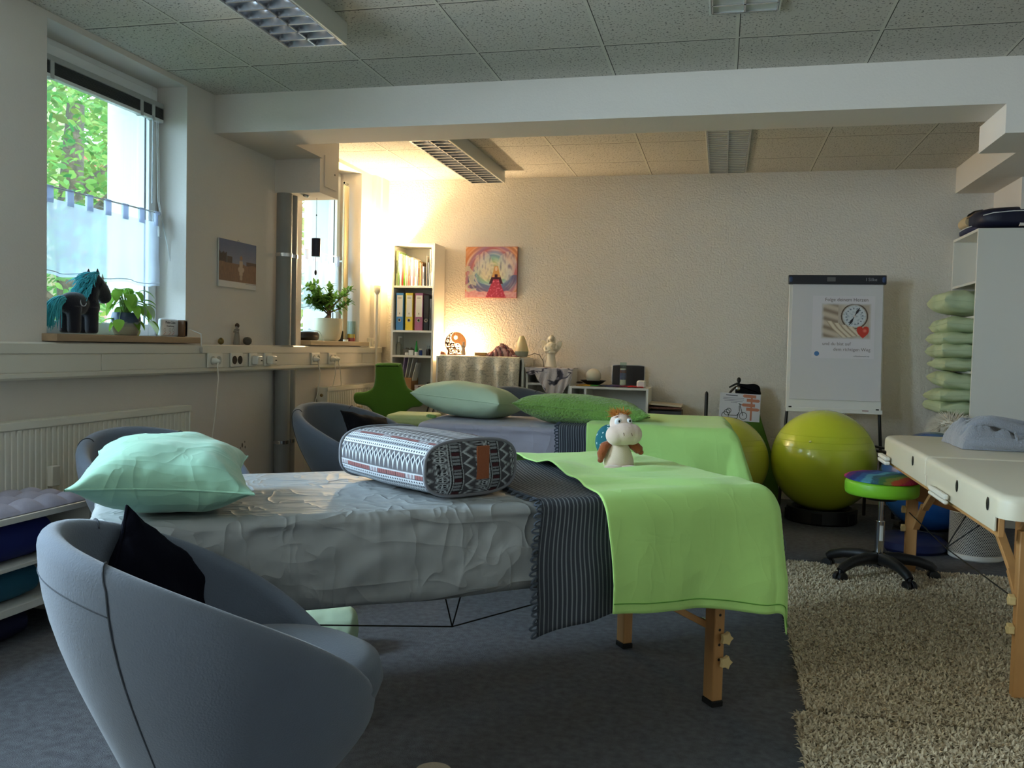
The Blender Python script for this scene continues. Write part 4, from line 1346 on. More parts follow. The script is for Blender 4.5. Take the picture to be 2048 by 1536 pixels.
binder(-2.534, (166, 100, 134), 'mauve ring binder right of the yellow one', w=.074)
binder(-2.466, (34, 34, 38), 'black ring binder right of the mauve one', w=.046, h=.30)
book(-2.438, 1.301, .02, .27, .2, (90, 94, 104), 'dark grey folder leaning right of the black binder', 0, 'folders on the second shelf')
book(-2.415, 1.301, .006, .33, .2, (200, 200, 194), 'thin pale folder against the side panel on the second shelf', 0, 'folders on the second shelf')

# third shelf: bottles and jars
def turned(name, label, cat, loc, prof, m, n=24, group=None, extra=()):
    t = thing(name, label, cat, loc, 0, group)
    obj('body', MB().lathe(prof, n), m, t)
    for nm, pr, mm in extra: obj(nm, MB().lathe(pr, n), mm, t)
    return t
CLEARP = mat('clear_plastic', (214, 216, 206), .15, trans=.7, alpha=1)
t = turned('soap_dispenser', 'clear pump bottle with white pump on the third shelf', 'bottle', (-2.735, 7.14, 1.086), [(.0, 0), (.02, 0), (.022, .01), (.022, .09), (.012, .105), (.010, .112), (0, .112)], CLEARP)
obj('pump', MB().cyl((0, 0, .112), (0, 0, .15), .006, n=10).box(-.006, .03, -.006, .006, .148, .158), WHITE, t, bevel=.002)
t = thing('clear_box', 'small clear plastic box of bits on the third shelf', 'box', (-2.655, 7.17, 1.086))
obj('tub', MB().box(-.04, .04, -.03, .03, 0, .003).box(-.04, -.038, -.03, .03, 0, .055).box(.038, .04, -.03, .03, 0, .055).box(-.038, .038, -.03, -.028, 0, .055).box(-.038, .038, .028, .03, 0, .055), mat('smoky_plastic', (150, 146, 136), .2, trans=.5), t)
bm_ = MB(); rng = random.Random(2)
for k in range(14): bm_.ell((rng.uniform(-.028, .028), rng.uniform(-.018, .018), .018 + rng.uniform(0, .05)), (.011, .011, .009), 8)
obj('contents', bm_, mat('grey_bits', (104, 100, 92), .6), t)
turned('cream_jar', 'white cream jar in front of the clear box', 'jar', (-2.605, 7.10, 1.086), [(0, 0), (.02, 0), (.021, .004), (.021, .028), (.022, .03), (.022, .042), (.02, .044), (0, .044)], mat('jar_white', (236, 236, 236), .3))
turned('cream_jar', 'small flat white jar left of the tall cream jar', 'jar', (-2.64, 7.085, 1.086), [(0, 0), (.015, 0), (.016, .004), (.016, .022), (0, .024)], mat('jar_white', (236, 236, 236), .3))
turned('green_nozzle_bottle', 'white bottle with a pointed green nozzle', 'bottle', (-2.558, 7.10, 1.086), [(0, 0), (.016, 0), (.016, .03), (0, .03)], mat('jar_white', (236, 236, 236), .3), extra=[('nozzle', [(.014, .03), (.012, .06), (.004, .125), (0, .127)], mat('nozzle_green', (40, 150, 60), .4))])
turned('pill_bottle', 'small dark blue bottle with a white cap', 'bottle', (-2.518, 7.10, 1.086), [(0, 0), (.014, 0), (.014, .04), (.01, .046), (0, .046)], mat('dark_blue_glass', (30, 50, 110), .2), extra=[('cap', [(.012, .046), (.012, .06), (0, .06)], WHITE)])
turned('amber_bottle', 'dark bottle with silver cap at the right end of the third shelf', 'bottle', (-2.465, 7.15, 1.086), [(0, 0), (.02, 0), (.02, .05), (.012, .06), (0, .06)], mat('dark_glass', (44, 38, 40), .2), extra=[('cap', [(.012, .06), (.012, .085), (0, .085)], STEEL)])
# fourth shelf: box of papers, notes, black mug
t = thing('cardboard_box', 'brown cardboard box of leaflets on the fourth shelf', 'box', (-2.665, 7.16, .721))
obj('carton', MB().box(-.075, .075, -.09, .09, 0, .17), mat('cardboard', (176, 134, 92), .8), t, bevel=.002)
for k, (c, ln) in enumerate((((190, 170, 220), .24), ((222, 222, 216), .26), ((206, 206, 210), .25), ((230, 230, 226), .22))):
    obj('leaflet', MB().box(-.045 + k * .026, -.040 + k * .026, -.07, .06, .1, .1 + ln), mat('leaflet_%d' % k, c, .7), t, rot=(0, R(8 + 2 * k), 0))
for k in range(4):
    book(-2.56, .722 + .028 * k, .11, .026, .14, ((236, 232, 232), (206, 198, 206), (228, 226, 222), (200, 188, 196))[k], ('lowest', 'second', 'third', 'topmost')[k] + ' of the pale note blocks stacked beside the cardboard box', 0, 'note blocks on the fourth shelf', name='note_block')
t = turned('pen_mug', 'black mug holding a small wire figure on the fourth shelf', 'mug', (-2.43, 7.14, .721), [(0, 0), (.03, 0), (.034, .02), (.034, .13), (.031, .13), (.03, .02), (0, .015)], BLACK)
obj('mug_rim', MB().lathe([(.034, .12), (.042, .125), (.042, .132), (.034, .133)], 24), BLACK, t)
obj('wire_figure', MB().tube([(-.01, 0, .12), (-.012, 0, .17), (.0, 0, .19), (.012, 0, .17), (.01, 0, .12)], .0022, 6).tube([(0, 0, .19), (0, 0, .22)], .002, 6).ell((0, 0, .225), .006, 8), STEEL, t)

# ================================================================ white cabinet with the lace cloth
LACE = mat('lace_cloth', (214, 206, 186), .9)
def lace_c(x, z):
    f = max(abs(nz(x * 30, z * 30, 1)), abs(nz(x * 55, z * 45, 5)))
    return lin((182, 175, 158)) if nz(x * 34, z * 34, 2) ** 2 < .006 else lin((216, 208, 190))
cabinet('side_cabinet', 'white cabinet covered by a lace curtain, between bookcase and low shelf', 'cabinet', -2.33, -1.575, 6.96, 7.33, 1.09, [.72, .38], verts=())
lc = thing('lace_cloth', 'pale lace cloth draped over the white cabinet under the glowing lamp', 'tablecloth', (-1.95, 7.13, 0))
def lfn(u, v):
    x = -.345 + .69 * u
    q = v * 1.0
    if v < .25: return (x, .17 - .35 * v / .25, 1.094 + .002 * nz(x * 9, v * 9))
    k = (v - .25) / .75
    return (x + .012 * math.sin(k * 3 + x * 8) * k, -.188 - (.022 + .020 * (math.sin(x * 46) + .5 * math.sin(x * 31 + 1))) * min(1, k * 5) - .012 * k, 1.092 - .55 * k)
mb = MB().grid(lfn, 260, 170, lambda u, v: lace_c(u * .69, v))
obj('lace', mb, VC(.95, .4, 160, name='lace_vc'), lc, solid=.002, ang=180)
lf2 = MB().grid(lambda u, v: (.352 + (.018 + .012 * math.sin(v * 40) * u) * min(1, u * 3) + .07 * u * math.sin(v * 9) * .3, .16 - .30 * v, 1.096 - .14 * u * (1 + .3 * math.sin(v * 8))), 20, 60, lambda u, v: lace_c(u * .3, v))
obj('side_flap', lf2, VC(.95, .4, 160, name='lace_vc'), lc, solid=.002, ang=180)

# low box shelf with the silk scarf, and long low shelf
cabinet('cube_shelf', 'small white shelf unit draped with a black and white scarf', 'shelf', -1.56, -1.19, 6.98, 7.33, 1.01, [.89], verts=())
lowt = cabinet('low_shelf', 'long low white shelf with the round candle and the black tray', 'shelf', -1.185, -.555, 6.94, 7.33, .875, [.45], verts=(-.19,))
def scarf_c(u, v):
    x, y = u * 3, v * 3
    n = nz(x * 1.5, y * 1.5, 4) ; d = abs(nz(x * 2.2 + 5, y * 2.2, 8))
    if n > .10 and d < .08: return lin((60, 56, 68))
    if n > .05 and d < .16: return lin((142, 134, 146))
    return lin((206, 196, 196))
sc = thing('silk_scarf', 'black and white flowered scarf hanging in a point under the angel figure', 'scarf', (-1.375, 7.13, 0))
def sfn(u, v):
    if v < .3:
        k = v / .3
        return (-.19 + .40 * u, .13 - .29 * k, 1.014 + .003 * nz(u * 9, k * 9))
    k = (v - .3) / .7
    hang = .22 * (1 - abs(u - .60) * 2.0 + .25)
    hang = max(.06, .30 - abs(u - .62) * .55)
    return (-.19 + .40 * u + .03 * k * (.62 - u), -.166 - .012 * math.sin(u * 40 + k * 4) * k - .008, 1.014 - hang * k - .0)
obj('scarf_cloth', MB().grid(sfn, 120, 90, scarf_c), VC(.6, .5, 80, name='silk_vc'), sc, solid=.002, ang=180)

# yin yang lamp
ylt = thing('yin_yang_lamp', 'glowing round yin yang lamp with cut out half on the lace covered cabinet', 'lamp', (-2.205, 7.10, 1.098))
R_ = .094
DISCM = mat('lit_wood_disc', (206, 140, 80), .6, emit=(255, 176, 96), estr=.25)
def yang(x, z):
    """1 = solid half, 0 = open half, 2 = bright gap"""
    r2 = x * x + z * z
    if r2 > 1: return -1
    # S curve: solid half on the right / top
    if z > 0: inside = (x > 0 and True) or False
    c1 = x * x + (z - .5) ** 2 < .25; c2 = x * x + (z + .5) ** 2 < .25
    s = (x > 0 or c1) and not c2
    if x * x + (z - .5) ** 2 < .025 * 1.4: return 2
    return 1 if s else 0
N_ = 110
vsol = MB(); vopen = MB()
def cell(mb, i, j):
    x0 = -1 + 2 * i / N_; z0 = -1 + 2 * j / N_; w_ = 2 / N_
    mb.add([(x0 * R_, -.003, z0 * R_), ((x0 + w_) * R_, -.003, z0 * R_), ((x0 + w_) * R_, -.003, (z0 + w_) * R_), (x0 * R_, -.003, (z0 + w_) * R_)], [(0, 1, 2, 3)])
for i in range(N_):
    for j in range(N_):
        x, z = -1 + 2 * (i + .5) / N_, -1 + 2 * (j + .5) / N_
        k = yang(x, z)
        if k == 1:
            if min(1 - math.hypot(x, z), 9) > .0 and yang(x - .07, z) in (1, -1, 2) : cell(vsol, i, j)
        elif k == 0:
            e = 1 - math.hypot(x, z)
            if e < .06 or abs(nz(x * 5, z * 5, 3)) < .17 or abs(nz(x * 9, z * 9, 7)) < .10: cell(vopen, i, j)
YM = Matrix.Translation((0, 0, R_ + .006))
for nm, m_, mm in (('solid_half', vsol, DISCM), ('lattice_half', vopen, mat('lattice_wood', (96, 62, 40), .7))):
    o = obj(nm, m_, mm, ylt, smooth=False, loc=(0, 0, R_ + .008)); o.modifiers.new('weld', 'WELD')
    md = o.modifiers.new('solid', 'SOLIDIFY'); md.thickness = .005; md.offset = 0
obj('lamp_foot', MB().box(-.05, .05, -.02, .03, 0, .009), mat('lattice_wood', (96, 62, 40), .7), ylt, bevel=.002)
obj('bulb', MB().ell((0, .05, .075), (.016, .016, .026), 16), mat('lit_bulb', (255, 230, 190), .5, emit=(255, 206, 130), estr=60), ylt)
light('yin_yang_glow', 'POINT', (-2.205, 7.20, 1.185), 6.5, (1.0, .68, .34), .025)
# little figures and bits around the lamp
SALT = mat('pale_stone_figure', (208, 180, 158), .7)
def little_angel(name, label, loc, h, m, rot=0, wings=False, cat='figurine'):
    t = thing(name, label, cat, loc, rot)
    k = h / .13
    mb = MB().lathe([(0, 0), (.022 * k, 0), (.023 * k, .01 * k), (.018 * k, .05 * k), (.013 * k, .09 * k), (.015 * k, .10 * k), (.007 * k, .107 * k), (.006 * k, .112 * k)], 18)
    mb.ell((0, 0, .118 * k), (.011 * k, .012 * k, .013 * k), 14)
    mb.tube([(-.014 * k, 0, .1 * k), (-.017 * k, -.012 * k, .082 * k), (-.002 * k, -.02 * k, .09 * k)], [.005 * k, .005 * k, .004 * k], 8)
    mb.tube([(.014 * k, 0, .1 * k), (.017 * k, -.012 * k, .082 * k), (.002 * k, -.02 * k, .09 * k)], [.005 * k, .005 * k, .004 * k], 8)
    obj('figure_body', mb, m, t, remesh=.0022 * k)
    return t
little_angel('small_figurine', 'small pale robed figurine right of the glowing round lamp', (-2.115, 7.03, 1.098), .115, SALT)
t = little_angel('small_figurine', 'tiny dark figurine before the glowing round lamp, at its left', (-2.245, 7.03, 1.098), .06, mat('amber_figure', (150, 100, 64), .6))
t = thing('wood_ornament', 'pinkish wooden wedge ornament at the left end of the cabinet top', 'ornament', (-2.30, 7.05, 1.098))
obj('wedge', MB().prism([(-.02, 0), (.03, 0), (.012, .02), (-.016, .03)], -.02, .02), mat('salmon_wood', (196, 122, 96), .6), t, bevel=.003)
t = thing('prayer_book', 'small dark edged book lying under the striped scarf end', 'book', (-1.965, 7.04, 1.098), R(6))
obj('book_cover', MB().box(-.05, .05, -.035, .035, 0, .004).box(-.05, .05, -.035, .035, .022, .026), mat('dark_cover', (70, 44, 40), .6), t, bevel=.001)
obj('pages', MB().box(-.047, .047, -.032, .032, .004, .022), mat('gilt_pages', (190, 150, 90), .6), t)
t = thing('crumpled_scarf', 'crumpled dusky pink and black striped scarf in a heap on the lace cloth', 'scarf', (-1.80, 7.10, 1.098))
def crumple(u, v):
    a, b_ = 2 * u - 1, 2 * v - 1
    e = max(0, 1 - a * a) ** .6 * max(0, 1 - b_ ** 4) ** .5
    h = (.085 * math.exp(-((a + -.05) / .5) ** 2) + .03 * abs(nz(u * 9, v * 5, 1)) + .02 * abs(nz(u * 20, v * 6, 4))) * e
    return (a * .17 + .012 * nz(v * 8, u * 8), b_ * .075 + .012 * nz(u * 7, v * 7, 3), h)
def crc(u, v):
    s_ = (u * 7 + 1.6 * nz(u * 4, v * 4, 3) + v * 2) % 1
    return lin((60, 44, 54)) if s_ < .22 else lin((186, 150, 150)) if s_ < .7 else lin((142, 84, 88))
obj('scarf_cloth', MB().grid(crumple, 90, 50, crc), VC(.85, .5, 90, name='wool_vc'), t, solid=.002, ang=180)
# aroma diffuser
t = thing('aroma_diffuser', 'cream cone shaped aroma diffuser on a grey base beside the crumpled scarf', 'diffuser', (-1.628, 7.10, 1.098))
obj('base', MB().lathe([(0, 0), (.045, 0), (.052, .008), (.058, .042), (.058, .045), (0, .045)], 40), mat('grey_green_plastic', (140, 146, 134), .5), t)
obj('cone_cover', MB().lathe([(.058, .045), (.0585, .052), (.045, .10), (.028, .15), (.018, .172), (.014, .176), (.010, .172)], 40), mat('frosted_cream', (226, 206, 160), .35, sss=.3), t)
obj('power_cord', MB().tube([(.05, .03, .01), (.10, .05, .03), (.14, .06, .02), (.17, .07, -.03), (.175, .09, -.08)], .0025, 6), BLACK, t)

# white angel figurine with wings
t = thing('angel_figurine', 'white winged angel figurine holding its hands, on the small scarf draped shelf', 'figurine', (-1.375, 7.09, 1.018))
PORC = mat('matt_porcelain', (226, 214, 190), .5)
b_ = MB().lathe([(0, 0), (.050, 0), (.052, .006), (.040, .05), (.033, .10), (.032, .118), (.041, .15), (.046, .172), (.036, .195), (.014, .207), (.012, .218)], 30, sy=.8)
b_.ell((0, -.002, .237), (.021, .022, .027), 20)
b_.ell((0, .008, .240), (.025, .024, .028), 20)
b_.tube([(-.022, .005, .25), (-.027, .004, .22), (-.030, .0, .19)], [.008, .009, .004], 10)
b_.tube([(.022, .005, .25), (.027, .004, .22), (.030, .0, .19)], [.008, .009, .004], 10)
b_.tube([(-.042, 0, .180), (-.050, -.018, .150), (-.040, -.036, .132), (-.008, -.044, .136)], [.013, .013, .012, .010], 12)
b_.tube([(.042, 0, .180), (.046, -.020, .150), (.026, -.040, .150), (.006, -.044, .178)], [.013, .013, .011, .008], 12)
b_.tube([(-.04, -.03, .126), (0, -.042, .122), (.04, -.03, .126)], [.008, .012, .008], 10)
obj('figure_body', b_, PORC, t, remesh=.003, smoothmod=2)
for s in (-1, 1):
    out = [(s * .018, .118), (s * .040, .112), (s * .062, .140), (s * .082, .175), (s * .088, .205), (s * .078, .222), (s * .058, .218), (s * .040, .200), (s * .022, .180)]
    obj('wing', slab(out if s > 0 else out[::-1], .014, .006, .004, res=4), PORC, t)

# candle ball on black dish, black tray, memorial candle, small white box
t = thing('shallow_bowl', 'black shallow dish under the round cream candle', 'bowl', (-1.022, 7.12, .885))
obj('dish', MB().lathe([(0, 0), (.05, 0), (.075, .012), (.108, .036), (.104, .036), (.07, .016), (0, .006)], 40), BLACK, t)
cdl = obj('ball_candle', MB().ell((0, 0, 0), (.064, .064, .062), 40), mat('cream_wax', (222, 210, 186), .5, sss=.2), None, loc=(-1.022, 7.12, .956), ang=180)
tag(cdl, 'round cream ball candle sitting on the black dish', 'candle')
sc2 = thing('rainbow_cloth', 'rainbow coloured silk cloth lying along the long low shelf', 'cloth', (-.87, 7.08, .877))
cols = [(200, 150, 40), (214, 160, 50), (60, 150, 60), (50, 60, 70), (44, 50, 96), (60, 30, 84), (120, 24, 50), (196, 30, 40), (210, 30, 40)]
obj('cloth_sheet', MB().grid(lambda u, v: (-.27 + .54 * u, -.12 + .2 * v, .004 + .012 * abs(nz(u * 9, v * 4, 2)) * (1 - abs(2 * u - 1) ** 6)), 90, 30, lambda u, v: lin(cols[min(8, int(u * 9))])), VC(.7, .3, 90, name='silk2_vc'), sc2, solid=.003, ang=180)
t = thing('leaning_tray', 'black rounded rectangular tray leaning upright against the wall', 'tray', (-.752, 7.255, .884), (R(-8), 0, 0))
obj('tray_face', slab([(-.13, .02), (-.13, .14), (-.115, .163), (0, .165), (.115, .163), (.13, .14), (.13, .02), (.115, .002), (0, 0), (-.115, .002)], 0, .005, .003, res=3), mat('black_slate', (28, 28, 34), .6), t)
obj('tray_rim', slab([(-.136, .02), (-.136, .145), (-.12, .169), (0, .171), (.12, .169), (.136, .145), (.136, .02), (.12, .0), (0, -.001), (-.12, .0)], .008, .003, .002, res=3), mat('silver_rim', (178, 180, 184), .4, metal=.6), t)
t = thing('glass_candle', 'tall glass votive candle with a purple picture label before the black tray', 'candle', (-.772, 7.06, .890))
obj('wax', MB().lathe([(0, .003), (.024, .003), (.024, .135), (0, .135)], 28), mat('white_wax', (226, 216, 200), .5), t)
obj('picture_label', MB().lathe([(.0252, .045), (.0256, .045), (.0256, .125), (.0252, .125)], 28), mat('purple_label', (96, 92, 140), .6, var=.4, vscale=30), t)
obj('label_top', MB().lathe([(.0258, .10), (.0260, .10), (.0260, .122), (.0258, .122)], 28), mat('maroon_label', (120, 66, 70), .6), t)
obj('glass_cylinder', MB().lathe([(.027, 0), (.027, .185), (.0262, .185), (.0262, .003)], 28), PANE, t)
t = thing('small_speaker', 'small white rounded box at the right end of the long low shelf', 'speaker', (-.622, 7.05, .876))
obj('case', MB().box(-.036, .036, -.03, .03, 0, .058), WHITE, t, bevel=.016, bseg=4)
obj('display_mark', MB().box(-.016, .016, -.0305, -.0300, .046, .048), mat('mark_grey', (150, 150, 150), .6), t)
t = thing('dark_stone', 'small dark stone on the yellow end of the rainbow cloth', 'stone', (-1.125, 7.06, .896))
obj('stone_body', MB().ell((0, 0, .006), (.028, .016, .008), 16), mat('dark_stone', (50, 40, 40), .6), t)
# things inside the low shelf
t = thing('folded_blanket', 'dark folded blanket inside the long low shelf', 'blanket', (-.76, 7.12, .451))
obj('folds', MB().box(-.12, .16, -.14, .14, 0, .16), mat('charcoal_wool', (62, 60, 68), .95, bump=.5, bscale=30, bdist=.02), t, bevel=.04, bseg=4)

# crate with papers
t = thing('filing_crate', 'low dark grey box with brown wire frame right of the long low shelf', 'box', (-.43, 7.12, 0))
obj('box_body', MB().box(-.125, .135, -.14, .15, 0, .70), mat('dark_grey_board', (66, 66, 72), .7), t, bevel=.006)
obj('wire_edge', MB().tube([(-.13, -.146, 0), (-.13, -.146, .715), (.14, -.146, .712), (.14, -.146, 0)], .0035, 6), mat('bronze_wire', (120, 92, 60), .5), t)
t = thing('paper_tray', 'pale sheets lying on top of the dark grey box', 'papers', (-.43, 7.12, .718))
obj('top_sheet', MB().box(-.125, .135, -.14, .14, .012, .026), mat('beige_card', (206, 192, 168), .8), t, bevel=.002, rot=(0, R(3), 0), loc=(0, 0, .01))
obj('sheet_stack', MB().box(-.12, .13, -.138, .138, 0, .012), mat('brown_paper', (110, 72, 60), .8, var=.4, vscale=60), t)

# leaning black rod behind the ball
t = thing('black_rod', 'black rounded rod standing upright against the wall left of the tricycle sheet', 'rod', (-.108, 7.12, 0))
obj('rod_body', MB().tube([(0, 0, 0), (0, 0, .84), (0, 0, .855), (0, 0, .862)], [.014, .014, .010, .003], 14), BLACK, t)

# ================================================================ floor lamp
lx, ly = -2.882, 6.99
t = thing('floor_lamp', 'slim white floor lamp with a glowing glass cup shade in the corner', 'floor lamp', (lx, ly, 0))
LW = mat('lamp_white_metal', (214, 208, 196), .4)
obj('base_disc', MB().lathe([(0, 0), (.088, 0), (.092, .008), (.08, .02), (.02, .026), (0, .026)], 40), LW, t)
obj('pole', MB().cyl((0, 0, .02), (0, 0, 1.60), .0105, n=16), LW, t)
obj('lamp_holder', MB().lathe([(0, 1.595), (.012, 1.598), (.026, 1.62), (.028, 1.675), (0, 1.675)], 28), LW, t)
obj('glass_shade', MB().lathe([(.02, 1.675), (.065, 1.682), (.084, 1.72), (.094, 1.84), (.090, 1.84), (.080, 1.724), (.062, 1.688), (.02, 1.681)], 40), mat('glowing_glass', (255, 236, 190), .5, emit=(255, 222, 150), estr=5.5), t)
light('floor_lamp_bulb', 'POINT', (lx, ly, 1.88), 62, (1.0, .76, .45), .05)

# green saddle chair
t = thing('saddle_chair', 'green sculpted office chair with cross shaped back near the bookcase', 'chair', (-2.36, 6.0, 0), R(8))
GC = mat('green_wool', (84, 128, 34), .9, bump=.4, bscale=200, bdist=.003, sheen=.3)
cross = [(-.095, 1.035), (.06, 1.04), (.085, 1.02), (.105, .93), (.135, .86), (.21, .825), (.25, .78), (.235, .73), (.16, .715), (.105, .66), (.085, .58), (.07, .50), (-.02, .47), (-.085, .50), (-.10, .58), (-.115, .66), (-.165, .715), (-.25, .735), (-.27, .775), (-.255, .815), (-.18, .825), (-.125, .86), (-.11, .93), (-.11, 1.0)]
cross = cross[::-1]
obj('backrest', slab(cross, 0, .032, .024, res=4), GC, t)
obj('saddle_seat', MB().lathe([(0, .44), (.14, .445), (.2, .475), (.21, .505), (.17, .525), (0, .515)], 40, (0, -.12, 0)), GC, t)
obj('back_stem', MB().tube([(0, .03, .62), (0, .05, .5), (0, -.02, .42), (0, -.1, .43)], .02, 10), BLACK, t)
obj('column', MB().cyl((0, -.1, .08), (0, -.1, .44), .025), BLACK, t)
for k in range(5):
    a = R(72 * k + 20)
    obj('foot_arm', MB().tube([(0, -.1, .09), (.28 * math.cos(a), -.1 + .28 * math.sin(a), .065)], [.025, .015], 10).ell((.28 * math.cos(a), -.1 + .28 * math.sin(a), .028), (.026, .026, .027), 14), BLACK, t)
# pale yellow green towel/blanket pile to the left of table two, and black cable arcs
t = thing('folded_towel', 'pale yellow green folded cloth on the small stool left of the second table', 'towel', (-2.04, 5.62, .035), R(6))
obj('cloth_fold', MB().box(-.15, .17, -.16, .16, .60, .675), mat('pale_lime_cloth', (206, 216, 150), .95, bump=.4, bscale=30, bdist=.01, sheen=.3), t, bevel=.025, bseg=3)
obj('cloth_fold', MB().box(-.14, .16, -.15, .15, .545, .60), mat('lime_yellow_cloth', (176, 186, 70), .95, bump=.4, bscale=30, bdist=.01, sheen=.3), t, bevel=.022, bseg=3)
t = thing('side_stool', 'small dark stool under the folded yellow green cloth', 'stool', (-2.04, 5.62, .0), R(6))
obj('stool_top', MB().box(-.15, .15, -.15, .15, .50, .578), BLACK, t, bevel=.004)
for sx in (-1, 1):
    for sy in (-1, 1): obj('leg', MB().box(sx * .13 - .015, sx * .13 + .015, sy * .13 - .015, sy * .13 + .015, 0, .50), BLACK, t)
t = thing('black_cable', 'black cable hanging in two arcs behind the green chair', 'cable', (-2.25, 6.75, 0))
obj('cable_run', MB().tube([(-.02, .2, .86), (-.10, .15, .74), (-.12, .1, .6), (-.09, 0, .35), (-.0, 0, .012), (.3, .05, .012)], .006, 8).tube([(.02, .2, .86), (-.05, .15, .74), (-.065, .1, .62), (-.05, 0, .35), (.05, 0, .012)], .006, 8), BLACK, t)
# ================================================================ pictures
def vc_panel(name, w, h, nx, nz_, fn, parent, m, y=0.0):
    """flat picture facing -y, centred; fn(u, v) -> 0-255 rgb with v up"""
    mb = MB().grid(lambda u, v: ((u - .5) * w, y, (v - .5) * h), nx, nz_, lambda u, v: lin(fn(u, v)))
    return obj(name, mb, m, parent, smooth=False)
def mixc(a, b, t): return tuple(p + (q - p) * t for p, q in zip(a, b))
PICM = VC(.7, .25, 60, name='canvas_paint')
def angel_pic(u, v):
    x, y = u - .53, v - .50
    r = math.hypot(x, y * 1.0); a = math.atan2(y, x)
    q = r + .03 * math.sin(a * 3) + .05 * nz(u * 3, v * 3, 2)
    st = nz(r * 26, a * 1.3, 5)
    bands = [(0, (196, 200, 140)), (.16, (200, 204, 150)), (.24, (150, 196, 176)), (.31, (128, 166, 196)), (.37, (170, 160, 190)), (.43, (190, 110, 116)), (.50, (176, 130, 160)), (.58, (214, 140, 100)), (.75, (222, 150, 96))]
    c = bands[-1][1]
    for (r0, c0), (r1, c1) in zip(bands, bands[1:]):
        if q < r1: c = mixc(c0, c1, max(0, (q - r0) / (r1 - r0))); break
    if y < -.05 and q > .30 and q < .48: c = mixc(c, (84, 104, 156), .7)
    c = mixc(c, (240, 228, 214), max(0, st) * .9); c = mixc(c, (90, 80, 120), max(0, -st) * .35)
    # wings
    for s in (-1, 1):
        wx, wy = (u - .58 - s * .21) / .19, (v - .57 + abs(u - .58) * -.25) / .27
        if wx * wx + wy * wy < 1 + .3 * nz(u * 9, v * 9, 3):
            n_ = nz(u * 24, v * 9, 7)
            c = mixc(c, mixc((228, 218, 206), (170, 160, 172), max(0, n_) * 2.2), .85 - .35 * (wx * wx + wy * wy))
    if u < .22 and v < .62 and nz(u * 12, v * 12, 1) > -.1: c = mixc(c, (206, 212, 196), .75)
    if v < .12 + .03 * nz(u * 8, 0, 4): c = mixc((206, 130, 140), (226, 190, 196), (nz(u * 20, v * 20) + 1) / 2)
    # figure
    d = abs(u - .60)
    if v < .48:
        wdt = .045 + max(0, .40 - v) * .38
        if d < wdt: c = mixc((178, 56, 84), (222, 120, 150), max(0, nz(u * 30, v * 30, 8)) * 1.6)
        if v > .36 and d < .05: c = (74, 30, 48)
    for s in (-1, 1):
        ax = u - .60 - s * (.05 + max(0, .44 - v) * .35)
        if .27 < v < .44 and abs(ax) < .028: c = (74, 36, 60)
    if .40 < v < .62 and d < .035 + (.62 - v) * .22 and not (v < .46 and d < .03): c = (212, 160, 100)
    if (d / .026) ** 2 + ((v - .565) / .042) ** 2 < 1: c = (232, 200, 170)
    return c
t = thing('canvas_painting', 'square canvas painting of a winged woman in a rainbow swirl on the far wall', 'painting', (-1.965, 7.322, 1.82))
obj('canvas_body', MB().box(-.232, .232, -.012, .016, -.22, .22), mat('canvas_edge', (186, 120, 110), .8), t, bevel=.002)
vc_panel('painted_front', .460, .436, 190, 180, angel_pic, t, PICM, -.0128)

# wall calendar on the left wall (faces +x)
def cal_pic(u, v):
    if v < .13: return (214, 214, 214) if not (.1 < v < .115 and u > .7) else (150, 150, 150)
    hz = .52 + .04 * nz(u * 6, 0, 3)
    if v > hz: c = mixc((128, 136, 160), (84, 98, 136), (v - hz) / .5)
    else: c = mixc((112, 84, 66), (138, 106, 84), (nz(u * 30, v * 12, 2) + 1) / 2)
    if u < .2 and hz < v < .72 + .06 * nz(u * 30, 0): c = (58, 50, 48)
    if .2 < u < .34 and v > hz and v < .66: c = (70, 60, 56)
    if u > .72 and v > hz and v < .60: c = (84, 66, 56)
    d = abs(u - .58)
    if .28 < v < .60 and d < .045 + (.08 if .36 < v < .46 else 0) * (.5 - abs(v - .41) * 4): c = (190, 168, 148)
    if .18 < v < .30 and d < .03: c = (176, 156, 138)
    if (d / .035) ** 2 + ((v - .655) / .05) ** 2 < 1: c = (150, 112, 84)
    return c
t = thing('wall_calendar', 'landscape photo calendar hanging on the left wall beside the grey pipes', 'calendar', (-2.972, 4.93, 1.65), (0, 0, R(90)))
obj('pages', MB().box(-.215, .215, -.004, .004, -.145, .145), mat('paper_white', (220, 220, 216), .7), t, smooth=False)
vc_panel('photo_page', .430, .290, 110, 80, cal_pic, t, VC(.35, 0, 60, name='glossy_print'), -.0045)
obj('hanging_loop', MB().tube([(-.014, -.003, .145), (0, -.004, .155), (.014, -.003, .145)], .002, 6), STEEL, t)

# ---------------------------------------------------------------- flip chart
fc = thing('flip_chart', 'white flip chart easel with a dark clamp bar against the far wall', 'flip chart', (.83, 7.06, 0), 0)
tilt = R(-5)
FM = Matrix.Translation((0, -.10, .75)) @ Matrix.Rotation(tilt, 4, 'X')
FR = mat('flip_white', (222, 220, 214), .4)
def fobj(n_, mb, m, par=fc, **k):
    mb.v = [tuple(FM @ Vector(p)) for p in mb.v]
    return obj(n_, mb, m, par, **k)
fobj('board', MB().box(-.342, .342, 0, .022, -.01, 1.02), FR, bevel=.004)
fobj('clamp_bar', MB().box(-.352, .352, -.028, .004, .965, 1.035), mat('clamp_dark', (42, 44, 52), .45), bevel=.006)
for s in (-1, 1):
    fobj('clamp_end', MB().box(*sorted((s * .352, s * .315)), -.030, .006, .972, 1.028), mat('clamp_blue', (54, 76, 116), .45), bevel=.014, bseg=3)
fobj('clamp_button', MB().box(-.07, -.01, -.032, -.026, .985, 1.018), mat('clamp_grey', (100, 102, 104), .4), bevel=.002)
